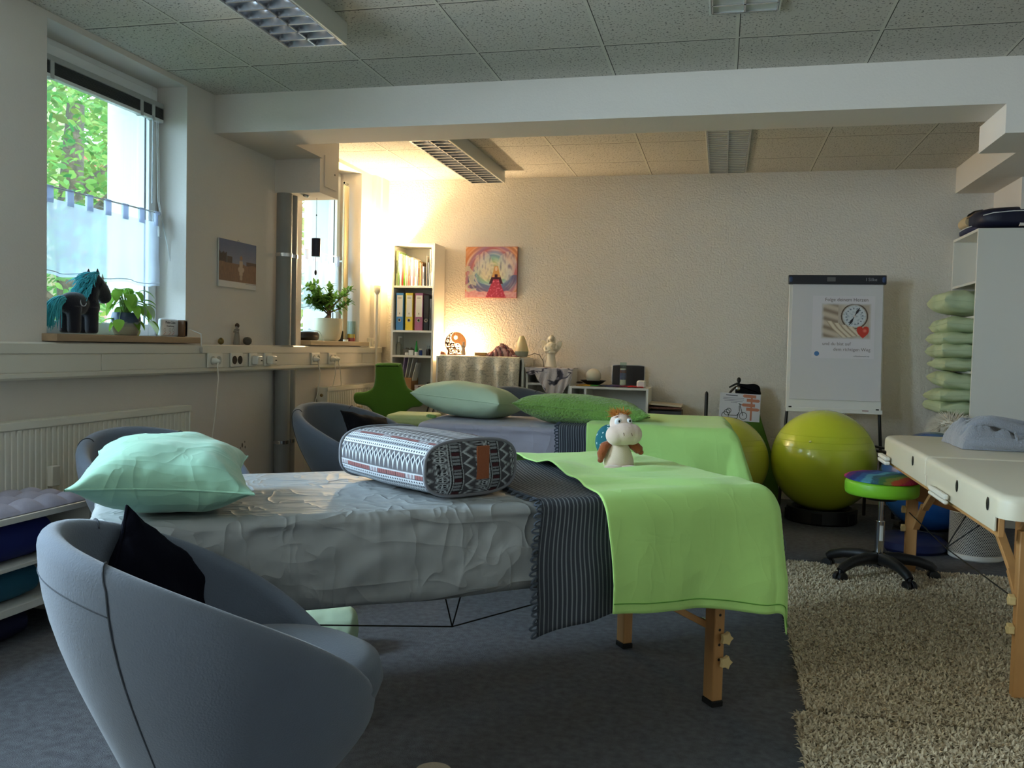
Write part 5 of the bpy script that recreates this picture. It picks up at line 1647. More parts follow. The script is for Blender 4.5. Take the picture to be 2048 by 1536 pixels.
fobj('paper_pad', MB().box(-.318, .332, -.010, -.002, .085, .968), mat('pad_paper', (214, 210, 212), .8), bevel=.001)
fobj('pen_tray', MB().box(-.342, .342, -.05, .0, -.012, .004).box(-.342, .342, -.052, -.046, -.012, .02), FR, bevel=.002)
for x, r_ in ((-.325, 20), (.295, -30)):
    fobj('tray_clip', MB().box(x, x + .022, -.053, -.0505, .018, .028), BLACK, bevel=.001)
text('maker_mark', 'I Silke', .034, mat('mark_pale', (150, 152, 158), .5), fc, tuple(FM @ Vector((.245, -.0292, 1.0))), (PI / 2 + tilt, 0, 0), sx=1.0)
fobj('tray_mark', MB().box(.20, .245, -.0510, -.0522, .008, .014), mat('mark_red', (120, 60, 60), .5))
for s in (-1, 1):
    obj('leg', MB().tube([(s * .33, -.08, .78), (s * .37, -.16, .0)], .012, 10, flat=1), BLACK, fc)
obj('leg', MB().tube([(0, -.05, .86), (0, .24, .0)], .012, 10), BLACK, fc)
def poster_pic(u, v):
    # soft photograph of a compass held by fingers with a red heart
    x, y = u, v
    c = mixc((214, 204, 190), (170, 150, 132), (nz(u * 3, v * 3, 5) + 1) / 2)
    if x < .34: c = mixc((206, 190, 170), (150, 130, 112), abs(math.sin((y + x * .4) * 13)) ** 3)
    dx, dy = (x - .665) * 1.32, y - .64
    r = math.hypot(dx, dy)
    if r < .36: c = (92, 74, 62)
    if r < .325: c = (188, 182, 172)
    if r < .30:
        c = mixc((208, 212, 216), (150, 160, 172), max(0, nz(u * 18, v * 18, 3)) * 1.3)
        a = math.atan2(dy, dx)
        if .2 < r < .24 and math.sin(a * 16) > .55: c = (96, 104, 116)
        # needle
        n_ = dx * math.cos(R(61)) + dy * math.sin(R(61)); w_ = -dx * math.sin(R(61)) + dy * math.cos(R(61))
        if abs(n_) < .27 and abs(w_) < .012 + .03 * max(0, 1 - abs(abs(n_) - .16) / .09) * .8: c = (44, 38, 44)
        if r < .03: c = (210, 196, 190)
    # fingers sweeping from lower left to the right
    for k in range(4):
        fx = .16 + k * .115 ; p = (x - fx) - (.50 - y) * .55 - .25 * max(0, .30 - y)
        if y < .50 - k * .05 and y > .04 + k * .02 and abs(p) < .058:
            c = mixc((226, 212, 190), (150, 122, 96), (abs(p) / .058) ** 3)
    # heart
    hx, hy = (x - .84) / .125, (y - .15) / .15
    if (hx * hx + (hy - math.sqrt(abs(hx)) * .75) ** 2) < 1: c = mixc((206, 62, 44), (236, 130, 110), max(0, 1 - ((hx - .3) ** 2 + (hy - .6) ** 2) * 6))
    e = min(x, 1 - x, y, 1 - y) + .02 * nz(u * 9, v * 9, 1)
    return mixc((212, 208, 210), c, max(0, min(1, e / .06)))
ps = thing('compass_poster', 'motto poster with a compass picture and red heart on the flip chart pad', 'poster', tuple(Vector(fc.location) + FM @ Vector((.055, -.0125, .640))), (tilt, 0, 0))
PW, PH = .445, .475
obj('poster_sheet', MB().box(-PW / 2, PW / 2, -.0005, .001, -PH / 2, PH / 2), mat('poster_paper', (222, 216, 220), .7), ps, smooth=False)
pic = vc_panel('compass_picture', .355, .270, 150, 115, poster_pic, ps, VC(.6, 0, 60, name='print_vc'), -.0012)
pic.location = (.02, 0, .045)
TXT = mat('motto_ink', (120, 108, 104), .7)
TXR = (PI / 2, 0, 0)
text('motto_line', 'Folge deinem Herzen', .037, TXT, ps, (.02, -.0015, .208), TXR, sx=.97)
text('motto_line', 'und du bist auf', .034, TXT, ps, (-.045, -.0015, -.128), TXR)
text('motto_line', 'dem richtigen Weg', .034, TXT, ps, (.065, -.0015, -.170), TXR)
text('web_address', 'schlüsselmomente.help', .012, mat('motto_dark', (60, 54, 60), .7), ps, (.135, -.0015, -.218), TXR)
obj('round_logo', MB().lathe([(0, 0), (.018, 0), (.018, .001), (0, .001)], 28, M=Matrix.Translation((-.185, -.0006, -.205)) @ Matrix.Rotation(PI / 2, 4, 'X')), mat('logo_blue', (72, 116, 166), .6), ps)

# ---------------------------------------------------------------- printed sheet with the tricycle
sg = thing('tricycle_sheet', 'white printed sheet with a tricycle and brown signposts behind the half hidden ball', 'sign', (.150, 7.06, .748), (R(-2), R(1.5), 0))
obj('sheet_paper', MB().box(-.155, .155, -.001, .001, -.108, .108), mat('sheet_paper', (206, 206, 214), .7), sg, smooth=False)
DK = mat('tyre_ink', (40, 46, 44), .7)
def ring2d(cx, cz, r, w_, y, n=28):
    vs = []; fs = []
    for k in range(n):
        a = 2 * PI * k / n
        vs += [(cx + r * math.cos(a), y, cz + r * math.sin(a)), (cx + (r - w_) * math.cos(a), y, cz + (r - w_) * math.sin(a))]
    for k in range(n): fs.append((2 * k, 2 * k + 1, (2 * k + 3) % (2 * n), (2 * k + 2) % (2 * n)))
    return vs, fs
def line2d(mb, p, q, w_, y):
    p, q = Vector((p[0], 0, p[1])), Vector((q[0], 0, q[1])); d = (q - p).normalized(); n_ = Vector((-d.z, 0, d.x)) * w_ / 2; o = Vector((0, y, 0))
    mb.add([p + n_ + o, q + n_ + o, q - n_ + o, p - n_ + o], [(0, 1, 2, 3)])
tk = MB()
for cx, cz, r in ((-.108, -.068, .028), (-.095, -.045, .024), (-.082, -.030, .020), (.030, -.066, .030)):
    tk.add(*ring2d(cx, cz, r, .0045, -.0014))
for a, b_ in (((-.08, -.066), (-.02, -.066)), ((-.02, -.066), (.0, -.04)), ((-.08, -.088), (-.015, -.088)), ((-.015, -.088), (-.006, -.04)), ((.028, -.066), (-.002, .028)), ((-.01, .03), (.026, .014)), ((-.004, .012), (.0, -.035))):
    line2d(tk, a, b_, .005, -.0016)
obj('tricycle_drawing', tk, DK, sg, smooth=False)
sp_ = MB()
line2d(sp_, (.088, .10), (.088, -.10), .014, -.0014)
for z, s, x in ((.090, -1, .075), (.058, 1, .095), (.020, -1, .070), (-.012, 1, .095)):
    w_ = .045
    sp_.add([(x - w_, -.002, z - .011), (x + w_, -.002, z - .014), (x + w_ + (.012 if s > 0 else 0), -.002, z), (x + w_, -.002, z + .010), (x - w_, -.002, z + .013), (x - w_ - (.014 if s < 0 else 0), -.002, z)], [(0, 1, 2, 3, 4, 5)])
obj('signpost_drawing', sp_, mat('signpost_brown', (186, 120, 96), .7), sg, smooth=False)
PG = mat('print_lines', (130, 130, 146), .7)
for k, (a, b_) in enumerate(((-.13, .03), (-.13, .03), (-.12, .02), (-.07, -.02))):
    l_ = MB(); line2d(l_, (a, .072 - .012 * k), (b_, .070 - .012 * k), .0035, -.0014); obj('text_line', l_, PG, sg, smooth=False)
l_ = MB(); line2d(l_, (-.11, .092), (-.02, .090), .006, -.0014); obj('heading_line', l_, mat('heading_ink', (70, 70, 84), .7), sg, smooth=False)
# blood pressure meter like black object with levers above the sheet
hb = thing('black_tensiometer', 'black padded pouch with metal levers and knob above the tricycle sheet', 'hand tool', (.20, 7.14, .845))
obj('pouch', slab([(-.075, 0), (-.075, .07), (-.06, .085), (0, .083), (.06, .087), (.095, .07), (.105, .035), (.095, 0)][::-1], 0, .03, .02, res=4), INK, hb)
obj('dial', MB().lathe([(0, 0), (.014, 0), (.017, .004), (.012, .008), (0, .008)], 24, M=Matrix.Translation((-.068, -.035, .048)) @ Matrix.Rotation(PI / 2, 4, 'X')), STEEL, hb)
obj('lever', MB().tube([(-.05, -.03, .065), (-.085, -.035, .060), (-.115, -.04, .03), (-.14, -.045, -.005)], [.006, .008, .009, .009], 8), mat('dark_bronze', (70, 60, 54), .35, metal=.6), hb)
obj('lever', MB().tube([(-.07, -.03, .09), (-.10, -.035, .075), (-.135, -.04, .055)], [.008, .008, .006], 8), BLACK, hb)
obj('pump_knob', MB().ell((-.062, -.02, .115), (.016, .016, .022), 16).cyl((-.066, -.02, .06), (-.062, -.02, .10), .009), BLACK, hb)
gb = thing('green_bag', 'moss green tall bag behind the printed sheet and the half hidden ball', 'bag', (.15, 7.0, 0))
obj('bag_body', MB().prism([(-.12, 0), (.34, 0), (.27, .35), (.165, .66), (.12, .84), (-.12, .84)], .064, .27), mat('moss_cloth', (76, 112, 32), .9, bump=.3, bscale=30), gb, bevel=.01)

# ================================================================ things on the trunking
t = thing('brass_egg', 'shiny brass egg on the trunking, left of the robed figurine', 'egg', (-2.945, 4.708, 1.1505))
obj('egg_body', MB().lathe([(0, 0)] + [(.018 * math.sin(PI * k / 16) * (1 + .12 * math.cos(PI * k / 16)), .021 - .021 * math.cos(PI * k / 16)) for k in range(1, 16)] + [(0, .043)], 24), mat('aged_brass', (120, 104, 62), .28, metal=.8), t)
CLAYM = mat('grey_clay', (150, 140, 128), .8)
t = little_angel('praying_figurine', 'grey robed figurine with raised hands between egg and round stone', (-2.945, 4.885, 1.151), .125, CLAYM)
obj('hair', MB().ell((.0, .003, .119), (.014, .015, .016), 14), mat('brown_hair', (74, 54, 42), .8), t)
t = thing('round_stone', 'dark rounded stone on the trunking, right of the robed figurine', 'stone', (-2.945, 5.01, 1.1505))
obj('stone_body', MB().lathe([(0, 0), (.012, .001), (.024, .010), (.028, .024), (.026, .038), (.016, .048), (0, .051)], 24), mat('grey_stone', (92, 86, 80), .6, var=.2, vscale=40), t)

# ================================================================ first window: curtain, blind, plants, toy horse
VOILE = translucent('voile', (226, 232, 246), .55, .62)
def cafe_curtain(label, y0, y1, ztop, zbot, x=-3.115, n=7):
    t = thing('cafe_curtain', label, 'curtain', (x, 0, 0))
    obj('curtain_rod', MB().cyl((0, y0 - .03, ztop), (0, y1 + .03, ztop), .004, n=10), mat('white_rod', (230, 232, 236), .3), t)
    def fn(u, v):
        yy = y0 + (y1 - y0) * u
        k = 1 - v
        return (.010 * math.sin(u * 44 + 1) * (.4 + .6 * k) + .012 * nz(u * 5, v * 3, 2) * k, yy + .014 * k * math.sin(u * 9), ztop - .055 - (ztop - .055 - zbot) * k + .006 * math.sin(u * 20) * (1 if k > .9 else 0))
    obj('voile_panel', MB().grid(fn, 150, 40), VOILE, t, ang=180)
    hm = [Vector(fn(u / 60, 0.045)) + Vector((.001, 0, 0)) for u in range(61)]
    obj('bottom_hem', MB().tube(hm, .0022, 5), mat('voile_hem', (224, 230, 244), .9), t)
    for k in range(n):
        yy = y0 + .012 + (y1 - y0 - .024) * k / (n - 1)
        obj('tab', MB().box(-.006, -.004, yy - .022, yy + .022, ztop - .075, ztop + .004).box(.004, .006, yy - .022, yy + .022, ztop - .075, ztop + .004).box(-.006, .006, yy - .022, yy + .022, ztop + .004, ztop + .006), translucent('voile_tab', (232, 236, 248), .6, .85), t, smooth=False)
    return t
cafe_curtain('white voile café curtain with tabs across the lower half of the first window', 3.37, 4.335, 1.885, 1.47, n=8)
cafe_curtain('white voile café curtain in the second window behind the bonsai', 5.86, 6.70, 1.885, 1.43, n=7)
def blind(label, y0, y1, z):
    t = thing('pleated_blind', label, 'blind', (-3.135, 0, 0))
    for k in range(9):
        obj('slat', MB().box(-.014, .014, y0, y1, z - .058 + k * .0064, z - .0535 + k * .0064), mat('dark_slat', (62, 64, 64), .6), t, smooth=False)
    obj('bottom_rail', MB().box(-.016, .016, y0, y1, z - .078, z - .060), PVC, t, bevel=.003)
    obj('head_rail', MB().box(-.018, .018, y0, y1, z, z + .028), mat('blind_rail', (176, 178, 176), .5), t, bevel=.003)
    for yy in (y0 + .18, y1 - .19, y1 - .09):
        obj('ladder_tape', MB().box(-.0165, .0175, yy - .012, yy + .012, z - .082, z + .006), mat('ladder_grey', (190, 192, 190), .6), t, smooth=False)
    obj('pull_cord', MB().tube([(.015, y1 - .06, z - .07), (.017, y1 - .05, 1.95), (.05, y1 + .03, 1.60), (.12, y1 + .05, 1.25), (.232, y1 + .055, 1.21), (.236, y1 + .055, 1.10)], .0018, 6).tube([(.02, y1 - .055, z - .07), (.022, y1 - .045, 1.95), (.055, y1 + .02, 1.60), (.125, y1 + .04, 1.25), (.234, y1 + .046, 1.21), (.238, y1 + .046, 1.14)], .0018, 6), mat('cord_white', (226, 228, 226), .6), t)
    obj('cord_joiner', MB().box(.232, .244, y1 + .04, y1 + .056, 1.10, 1.135), mat('clear_joiner', (190, 188, 180), .3), t, bevel=.003)
    obj('tilt_wand', MB().cyl((.02, y1 - .10, z - .06), (.02, y1 - .105, 1.93), .004, n=8), mat('wand_clear', (226, 232, 240), .15, trans=.6), t)
    return t
blind('raised dark slatted blind at the top of the first window', 3.36, 4.385, 2.475)
# white tabbed curtain at the far side of the second window
t = thing('side_curtain', 'cream curtain hanging gathered at the right of the second window', 'curtain', (-3.08, 6.76, 0))
obj('curtain_cloth', MB().grid(lambda u, v: (.012 * math.sin(u * 22) + .03 * u * 0, -.045 + .09 * u, 1.20 + 1.28 * v), 40, 12), mat('cream_curtain', (226, 214, 184), .9), t, solid=.002)
for k in range(4): obj('curtain_ring', MB().lathe([(.010, -.002), (.013, -.002), (.013, .002), (.010, .002), (.010, -.002)], 16, M=Matrix.Translation((0, -.035 + .022 * k, 2.50)) @ Matrix.Rotation(PI / 2, 4, 'X')), WHITE, t)

# toy horse ---------------------------------------------------------------
def hair_mesh(roots, seed, n=8, w0=.0035, droop=.02):
    """roots: (pos, dir, length)"""
    rng = random.Random(seed); mb = MB()
    for p, d, ln in roots:
        p = Vector(p); d = Vector(d).normalized()
        pts = [p]; cur = p.copy(); dd = d.copy()
        for k in range(n):
            dd = (dd + Vector((rng.uniform(-.12, .12), rng.uniform(-.12, .12), rng.uniform(-.1, .1) - droop * 6))).normalized()
            cur = cur + dd * ln / n; pts.append(cur.copy())
        mb.tube(pts, [w0 * (1 - .8 * k / n) for k in range(n + 1)], 5)
    return mb
hr = thing('plush_horse', 'dark plush toy horse with turquoise mane and tail on the first window sill', 'soft toy', (-3.055, 3.665, 1.191), R(90))
# local x = along +y of the room (head to +x), local y = toward the glass
hbm = MB()
hbm.ell((-.055, 0, .145), (.095, .05, .058), 24)
hbm.ell((.045, 0, .135), (.055, .05, .06), 20)
for x in (-.085, .035):
    for s in (-1, 1):
        hbm.tube([(x, s * .022, .13), (x + .003, s * .024, .07), (x + .004, s * .024, .012), (x + .004, s * .024, .004)], [.036, .031, .030, .022], 14)
hbm.tube([(.035, 0, .16), (.045, 0, .20), (.06, 0, .24)], [.050, .046, .042], 14)
hbm.ell((.072, 0, .255), (.062, .044, .050), 20)
hbm.tube([(.08, 0, .250), (.12, 0, .225), (.150, 0, .198)], [.050, .046, .040], 16)
hbm.ell((.150, 0, .192), (.040, .038, .036), 16)
obj('horse_body', hbm, mat('dark_plush', (24, 22, 34), .95, sheen=.4, bump=.5, bscale=160, bdist=.003), hr, remesh=.005, smoothmod=4)
for s in (-1, 1):
    obj('ear', MB().lathe([(.013, 0), (.012, .015), (.002, .036), (0, .037)], 12, (.075, s * .026, .290), sy=.55), mat('plum_plush', (52, 26, 44), .9), hr)
    obj('eye', MB().ell((.118, s * .041, .245), (.006, .003, .007), 10), mat('eye_dark', (14, 20, 28), .15), hr)
obj('unicorn_horn', MB().lathe([(.008, 0), (0, .03)], 10, (.10, -.035, .275), M=None), mat('pale_horn', (190, 186, 170), .5), hr)
rng = random.Random(5)
roots = []
for k in range(190):
    f = rng.random()
    p = (.075 - .075 * f, rng.uniform(-.04, .04), .305 - .11 * f ** 1.3)
    roots.append((p, (-.7 - .4 * rng.random(), rng.uniform(-.7, .7), .25 - .8 * f), .05 + .045 * rng.random()))
MANE = mat('turquoise_fur', (70, 176, 186), .8, var=.25, vscale=50)
obj('mane', hair_mesh(roots, 1, w0=.0042), MANE, hr)
roots = [((-.140 + rng.uniform(-.012, .01), rng.uniform(-.022, .022), .165 + rng.uniform(-.015, .012)), (-.75, rng.uniform(-.3, .3), .0), .15 + .03 * rng.random()) for k in range(150)]
obj('tail', hair_mesh(roots, 2, w0=.0045, droop=.05), MANE, hr)
mo = []
for k in range(19):
    a = R(150) + R(200) * k / 18
    mo.append((-.055 + .020 * math.cos(a), -.0535, .155 + .020 * math.sin(a)))
obj('moon_patch', MB().tube(mo, [.0006 + .0042 * math.sin(PI * k / 18) for k in range(19)], 8, flat=.4), mat('silver_patch', (206, 208, 210), .5), hr)

# plants --------------------------------------------------------------------
def leaf(mb, base, d, ln, w_, col, droop=.3, nrm=None, cup=.12, shape=1.0):
    d = Vector(d).normalized(); up_ = Vector((0, 0, 1))
    side = d.cross(up_)
    if side.length < .1: side = Vector((1, 0, 0))
    side.normalize()
    if nrm: side = (side + Vector(nrm) * .6).normalized()
    vs = []; n = 6
    p = Vector(base); dd = d.copy()
    for k in range(n + 1):
        f = k / n
        ww = w_ * (math.sin(PI * min(1, f ** (.75 * shape) * .96 + .04)) ** .8) * (1 - .25 * f)
        nm = side.cross(dd).normalized()
        vs += [p - side * ww + nm * ww * cup * 2, p, p + side * ww + nm * ww * cup * 2]
        dd = (dd + Vector((0, 0, -droop * .35))).normalized()
        p = p + dd * ln / n
    fs = []
    for k in range(n): fs += [(3 * k, 3 * k + 1, 3 * k + 4, 3 * k + 3), (3 * k + 1, 3 * k + 2, 3 * k + 5, 3 * k + 4)]
    mb.add(vs, fs, None, col)
LEAFI = translucent('leaf_indoor', (120, 170, 60), .35)
pp = thing('potted_pothos', 'leafy light green plant in a blue and sand coloured pot on the first sill', 'potted plant', (-3.045, 3.975, 1.191), 0)
def potc(u, v): return lin((52, 66, 96)) if v > .58 + .05 * math.sin(u * 19) else lin(mixc((150, 140, 128), (110, 120, 140), max(0, v - .35) * 3)) if v > .35 else lin((158, 148, 134))
pr = [(.052, 0), (.066, .03), (.072, .06), (.070, .095), (.064, .118)]
def potf(u, v):
    k = v * (len(pr) - 1); i = min(len(pr) - 2, int(k)); f = k - i
    r_ = pr[i][0] * (1 - f) + pr[i + 1][0] * f; z = pr[i][1] * (1 - f) + pr[i + 1][1] * f
    return (r_ * math.cos(2 * PI * u), r_ * math.sin(2 * PI * u), z)
obj('pot', MB().grid(potf, 48, 24, potc, closeu=True), VC(.35, 0, 60, name='glaze_vc'), pp, solid=.003)
obj('soil', MB().lathe([(0, .105), (.062, .105)], 30).ell((0, 0, .10), (.060, .060, .008), 16), mat('soil', (52, 40, 32), .95, bump=1, bscale=80), pp)
rng = random.Random(11)
lf = MB(); stm = MB()
for k in range(46):
    a = rng.uniform(0, 2 * PI); h_ = rng.uniform(.03, .15); ln = rng.uniform(.03, .13)
    if math.cos(a) < -.3: ln *= .5
    top = Vector((ln * math.cos(a), ln * math.sin(a) * 1.1, .115 + h_ * (1 - ln * 2)))
    if k % 6 == 0: top.z = .08; top.x *= .9; top.y *= 1.1
    b_ = Vector((rng.uniform(-.02, .02), rng.uniform(-.02, .02), .105))
    stm.tube([b_, b_.lerp(top, .55) + Vector((0, 0, .04)), top], [.0022, .002, .0014], 5)
    g = rng.uniform(.75, 1.2); c = lin((140, 184, 76) if k % 5 else (180, 200, 160))
    leaf(lf, top, (math.cos(a) * .8, math.sin(a) * .8, rng.uniform(-.6, .35)), rng.uniform(.065, .10), rng.uniform(.023, .034), (c[0] * g, c[1] * g, c[2] * g), droop=rng.uniform(.4, 1.1))
stm.tube([(0, .05, .11), (.01, .085, .10), (.015, .098, .06), (.012, .09, .035)], .0016, 5)
leaf(lf, (.012, .09, .035), (0, -.3, -1), .05, .016, lin((170, 160, 90)), droop=.1)
leaf(lf, (.02, .12, .16), (0, 1, .15), .085, .022, lin((150, 190, 90)), droop=.5)
obj('leaves', lf, LEAFI, pp, ang=180)
obj('stems', stm, mat('stem_green', (110, 140, 60), .6), pp)

t = thing('note_card', 'small white plastic box card with handwriting and smileys beside the plant', 'card', (-3.02, 4.30, 1.191), (0, 0, R(90 + 6)))
obj('card_body', MB().box(-.092, .092, -.012, .012, 0, .098), mat('card_white', (222, 226, 232), .4), t, bevel=.010, bseg=3)
CI = mat('card_ink', (96, 96, 104), .6)
text('card_writing', 'Meine Zahn', .022, CI, t, (-.0, -.0125, .078), TXR)
text('card_writing', 'Freund ist weg', .013, CI, t, (0, -.0125, .058), TXR)
for k, x in enumerate((-.06, -.005, .032)):
    v_, f_ = ring2d(x, .036, .010, .0016, -.0126, 18); obj('smiley', MB().add(v_, f_), CI, t, smooth=False)
    l_ = MB(); line2d(l_, (x - .014, .008), (x + .012, .024), .0025, -.0126); obj('red_stroke', l_, mat('card_red', (186, 96, 96), .6), t, smooth=False)
t = thing('wood_block', 'dark grained upright wooden block at the right end of the first sill', 'wood block', (-3.01, 4.405, 1.191), 0)
obj('block_body', MB().box(-.03, .03, -.018, .018, 0, .095), mat('walnut', (104, 74, 50), .55, var=.3, vscale=24, stretch=(1, 1, .2)), t, bevel=.004)

# second sill --------------------------------------------------------------
bp = thing('bonsai_ficus', 'small bonsai tree with glossy leaves in a cream pot on the second sill', 'potted plant', (-3.035, 6.37, 1.191), 0)
obj('pot', MB().lathe([(0, 0), (.075, 0), (.095, .02), (.108, .08), (.110, .135), (.108, .178), (.104, .178), (.104, .155), (0, .155)], 48), mat('cream_ceramic', (222, 214, 186), .35), bp)
obj('soil', MB().ell((0, 0, .152), (.102, .102, .01), 20), mat('soil', (52, 40, 32), .95, bump=1, bscale=80), bp)
tk = MB()
tk.tube([(-.0, -.035, .15), (0, -.015, .175), (0, .01, .20), (0, .02, .235), (0, .0, .27), (0, -.03, .31)], [.034, .026, .018, .013, .010, .006], 12)
tips = []
rng = random.Random(3)
for br in range(17):
    a = rng.uniform(0, 2 * PI); ry_ = .02 + .09 * rng.random()
    s0 = Vector((0, .01, .20 + .06 * rng.random()))
    e = Vector((.09 * math.cos(a), -.01 + .30 * math.sin(a) * (.4 + .6 * rng.random()), .30 + .17 * rng.random() - .22 * abs(math.sin(a)) * 0.3))
    if br == 0: e = Vector((.02, .34, .33))
    if br == 1: e = Vector((.02, -.27, .42))
    if br == 2: e = Vector((.02, .34, .42))
    if br == 3: e = Vector((.02, -.17, .30))
    m_ = s0.lerp(e, .5) + Vector((0, 0, -.015 + .03 * rng.random()))
    tk.tube([s0, m_, e], [.007, .005, .002], 7)
    for q in range(4): tips.append((m_.lerp(e, q / 3), (e - m_).normalized()))
obj('trunk', tk, mat('bonsai_bark', (84, 62, 46), .85, bump=.6, bscale=40), bp)
lf = MB()
for p, d in tips:
    for q in range(12):
        g = rng.uniform(.6, 1.3); c = lin((104, 146, 70))
        dd = d * .5 + Vector((rng.uniform(-1, 1), rng.uniform(-1, 1), rng.uniform(-.5, .9)))
        leaf(lf, p + Vector((rng.uniform(-.015, .015), rng.uniform(-.02, .02), rng.uniform(-.015, .015))), dd, rng.uniform(.042, .066), .0125, (c[0] * g, c[1] * g, c[2] * g), droop=.25, cup=.1)
obj('leaves', lf, LEAFI, bp, ang=180)
t = thing('wind_spinner', 'dark cylindrical chime hanging from the duct box before the second window', 'wind chime', (-2.77, 5.60, 0))
obj('hanging_string', MB().cyl((0, 0, 1.90), (0, 0, 2.179), .0013, n=6), BLACK, t)
obj('pendant_string', MB().cyl((0, 0, 1.68), (0, 0, 1.775), .0011, n=6), BLACK, t)
obj('string_bead', MB().ell((0, 0, 2.06), (.005, .005, .007), 8), BLACK, t)
obj('cylinder_body', MB().cyl((0, 0, 1.775), (0, 0, 1.90), .030, n=28), mat('dark_lantern', (38, 40, 58), .4), t, bevel=.002)
obj('pendant_drop', MB().ell((0, 0, 1.663), (.009, .009, .019), 12), BLACK, t)
t = thing('smoke_sensor', 'small shiny round fitting under the duct box', 'sensor', (-2.80, 5.50, 2.178))
obj('sensor_dome', MB().lathe([(.022, 0), (.02, -.006), (.01, -.012), (0, -.013)], 20), CHROME, t)
t = thing('black_rounded_case', 'black rounded case lying on the second sill left of the bonsai pot', 'case', (-3.05, 6.05, 1.191))
obj('case_body', MB().lathe([(0, 0), (.075, .0), (.088, .018), (.088, .045), (.078, .064), (.03, .072), (0, .072)], 36, sx=.85, sy=1.35), mat('black_gloss', (24, 22, 24), .3), t)
obj('thin_cable', MB().tube([(.05, -.05, .075), (.02, .0, .095), (-.02, .04, .085), (.05, .09, .07), (.07, .13, .01), (.05, .16, .004)], .0018, 6), mat('cord_white', (226, 228, 226), .6), t)
t = thing('black_box', 'small black box between bonsai pot and glass candle', 'box', (-3.09, 6.68, 1.191))
obj('box_body', MB().box(-.03, .03, -.04, .03, 0, .085), BLACK, t, bevel=.004)
t = thing('tealight', 'white tealight cup beside the bonsai pot', 'candle', (-2.99, 6.60, 1.191))
obj('cup', MB().lathe([(0, 0), (.02, 0), (.022, .016), (.018, .016), (0, .012)], 20), mat('jar_white', (236, 236, 236), .3), t)
t = thing('red_yellow_candle_glass', 'clear glass with red and yellow layered candle at the right of the second sill', 'candle', (-3.03, 6.80, 1.191))
obj('red_layer', MB().lathe([(0, .002), (.032, .002), (.032, .03), (0, .03)], 24), mat('red_wax', (196, 60, 56), .5), t)
obj('yellow_layer', MB().lathe([(0, .03), (.032, .03), (.032, .062), (0, .062)], 24), mat('yellow_wax', (226, 180, 70), .5), t)
obj('glass_cylinder', MB().lathe([(.035, 0), (.035, .17), (.034, .17), (.034, .003)], 28), PANE, t)
t = thing('white_router', 'small cream plastic box with a dark knob at the end of the second sill', 'box', (-2.94, 7.0, 1.151))
obj('body', MB().box(-.02, .02, -.035, .03, 0, .075), TR, t, bevel=.004)
obj('knob', MB().box(-.01, .015, .035, .05, .02, .05), BLACK, t, bevel=.004)
# ================================================================ tall white shelf at the right, stacked with green pillows
ts = thing('tall_shelf', 'tall white shelf unit at the right stacked with pale green pillows', 'shelf', (1.93, 7.0, 0))
TSX0, TSX1 = -.23, .23      # opens toward -x
obj('side_panel', MB().box(TSX0, .45, -.34, -.32, 0, 2.08), WHITE, ts, bevel=.0015)
obj('side_panel', MB().box(TSX0, .03, .315, .335, 0, 2.08), WHITE, ts, bevel=.0015)
obj('top_panel', MB().box(TSX0, .44, -.32, .315, 2.06, 2.08), WHITE, ts, bevel=.0015)
obj('back_panel', MB().box(.02, .028, -.32, .315, 0, 2.06), WHITE, ts)
for z in (1.72, 1.475, 1.085, .765, .40, .06):
    obj('shelf_board', MB().box(TSX0 + .004, .018, -.32, .315, z - .018, z), WHITE, ts, bevel=.0015)
SAGE = mat('sage_cotton', (190, 204, 166), .9, bump=.4, bscale=24, bdist=.008)
def shelf_pillow(label, z, hh, dx, seed, tiltx=0, tilty=0):
    o = thing('folded_pillow', label, 'pillow', (1.715 + dx, 6.98, z), (R(tiltx), R(tilty), R(90)), 'pale green pillows in the tall shelf')
    obj('cover', pillow(.56, .40, hh * 1.22, seed, nx=40, wr=.010, pinch=.03, puff=.27), SAGE, o, ang=180)
    obj('seam', MB().tube(seam_line(.56, .40, .03), .003, 5, caps=False), SAGE, o)
for lb, z, hh, dx, sd, tx, ty in (
    ('single tilted pale green pillow in the uppermost filled compartment', 1.570, .14, .0, 31, 5, 0),
    ('topmost of the four pale green pillows in the middle compartment', 1.400, .10, .02, 32, 4, 2),
    ('second from top of the four pillows in the middle compartment', 1.315, .085, .0, 33, 0, 0),
    ('third from top of the four pillows in the middle compartment', 1.225, .095, .0, 34, 0, 1),
    ('bottom one of the four pillows in the middle compartment', 1.130, .085, .02, 35, 0, 0),
    ('top one of the three pale green pillows in the lowest visible compartment', 1.005, .10, .02, 36, 4, -2),
    ('middle one of the three pillows in the lowest visible compartment', .905, .09, .0, 37, -3, 2),
    ('bottom one of the three pillows in the lowest visible compartment', .815, .09, .0, 38, 0, 0)):
    shelf_pillow(lb, z, hh, dx, sd, tx, ty)
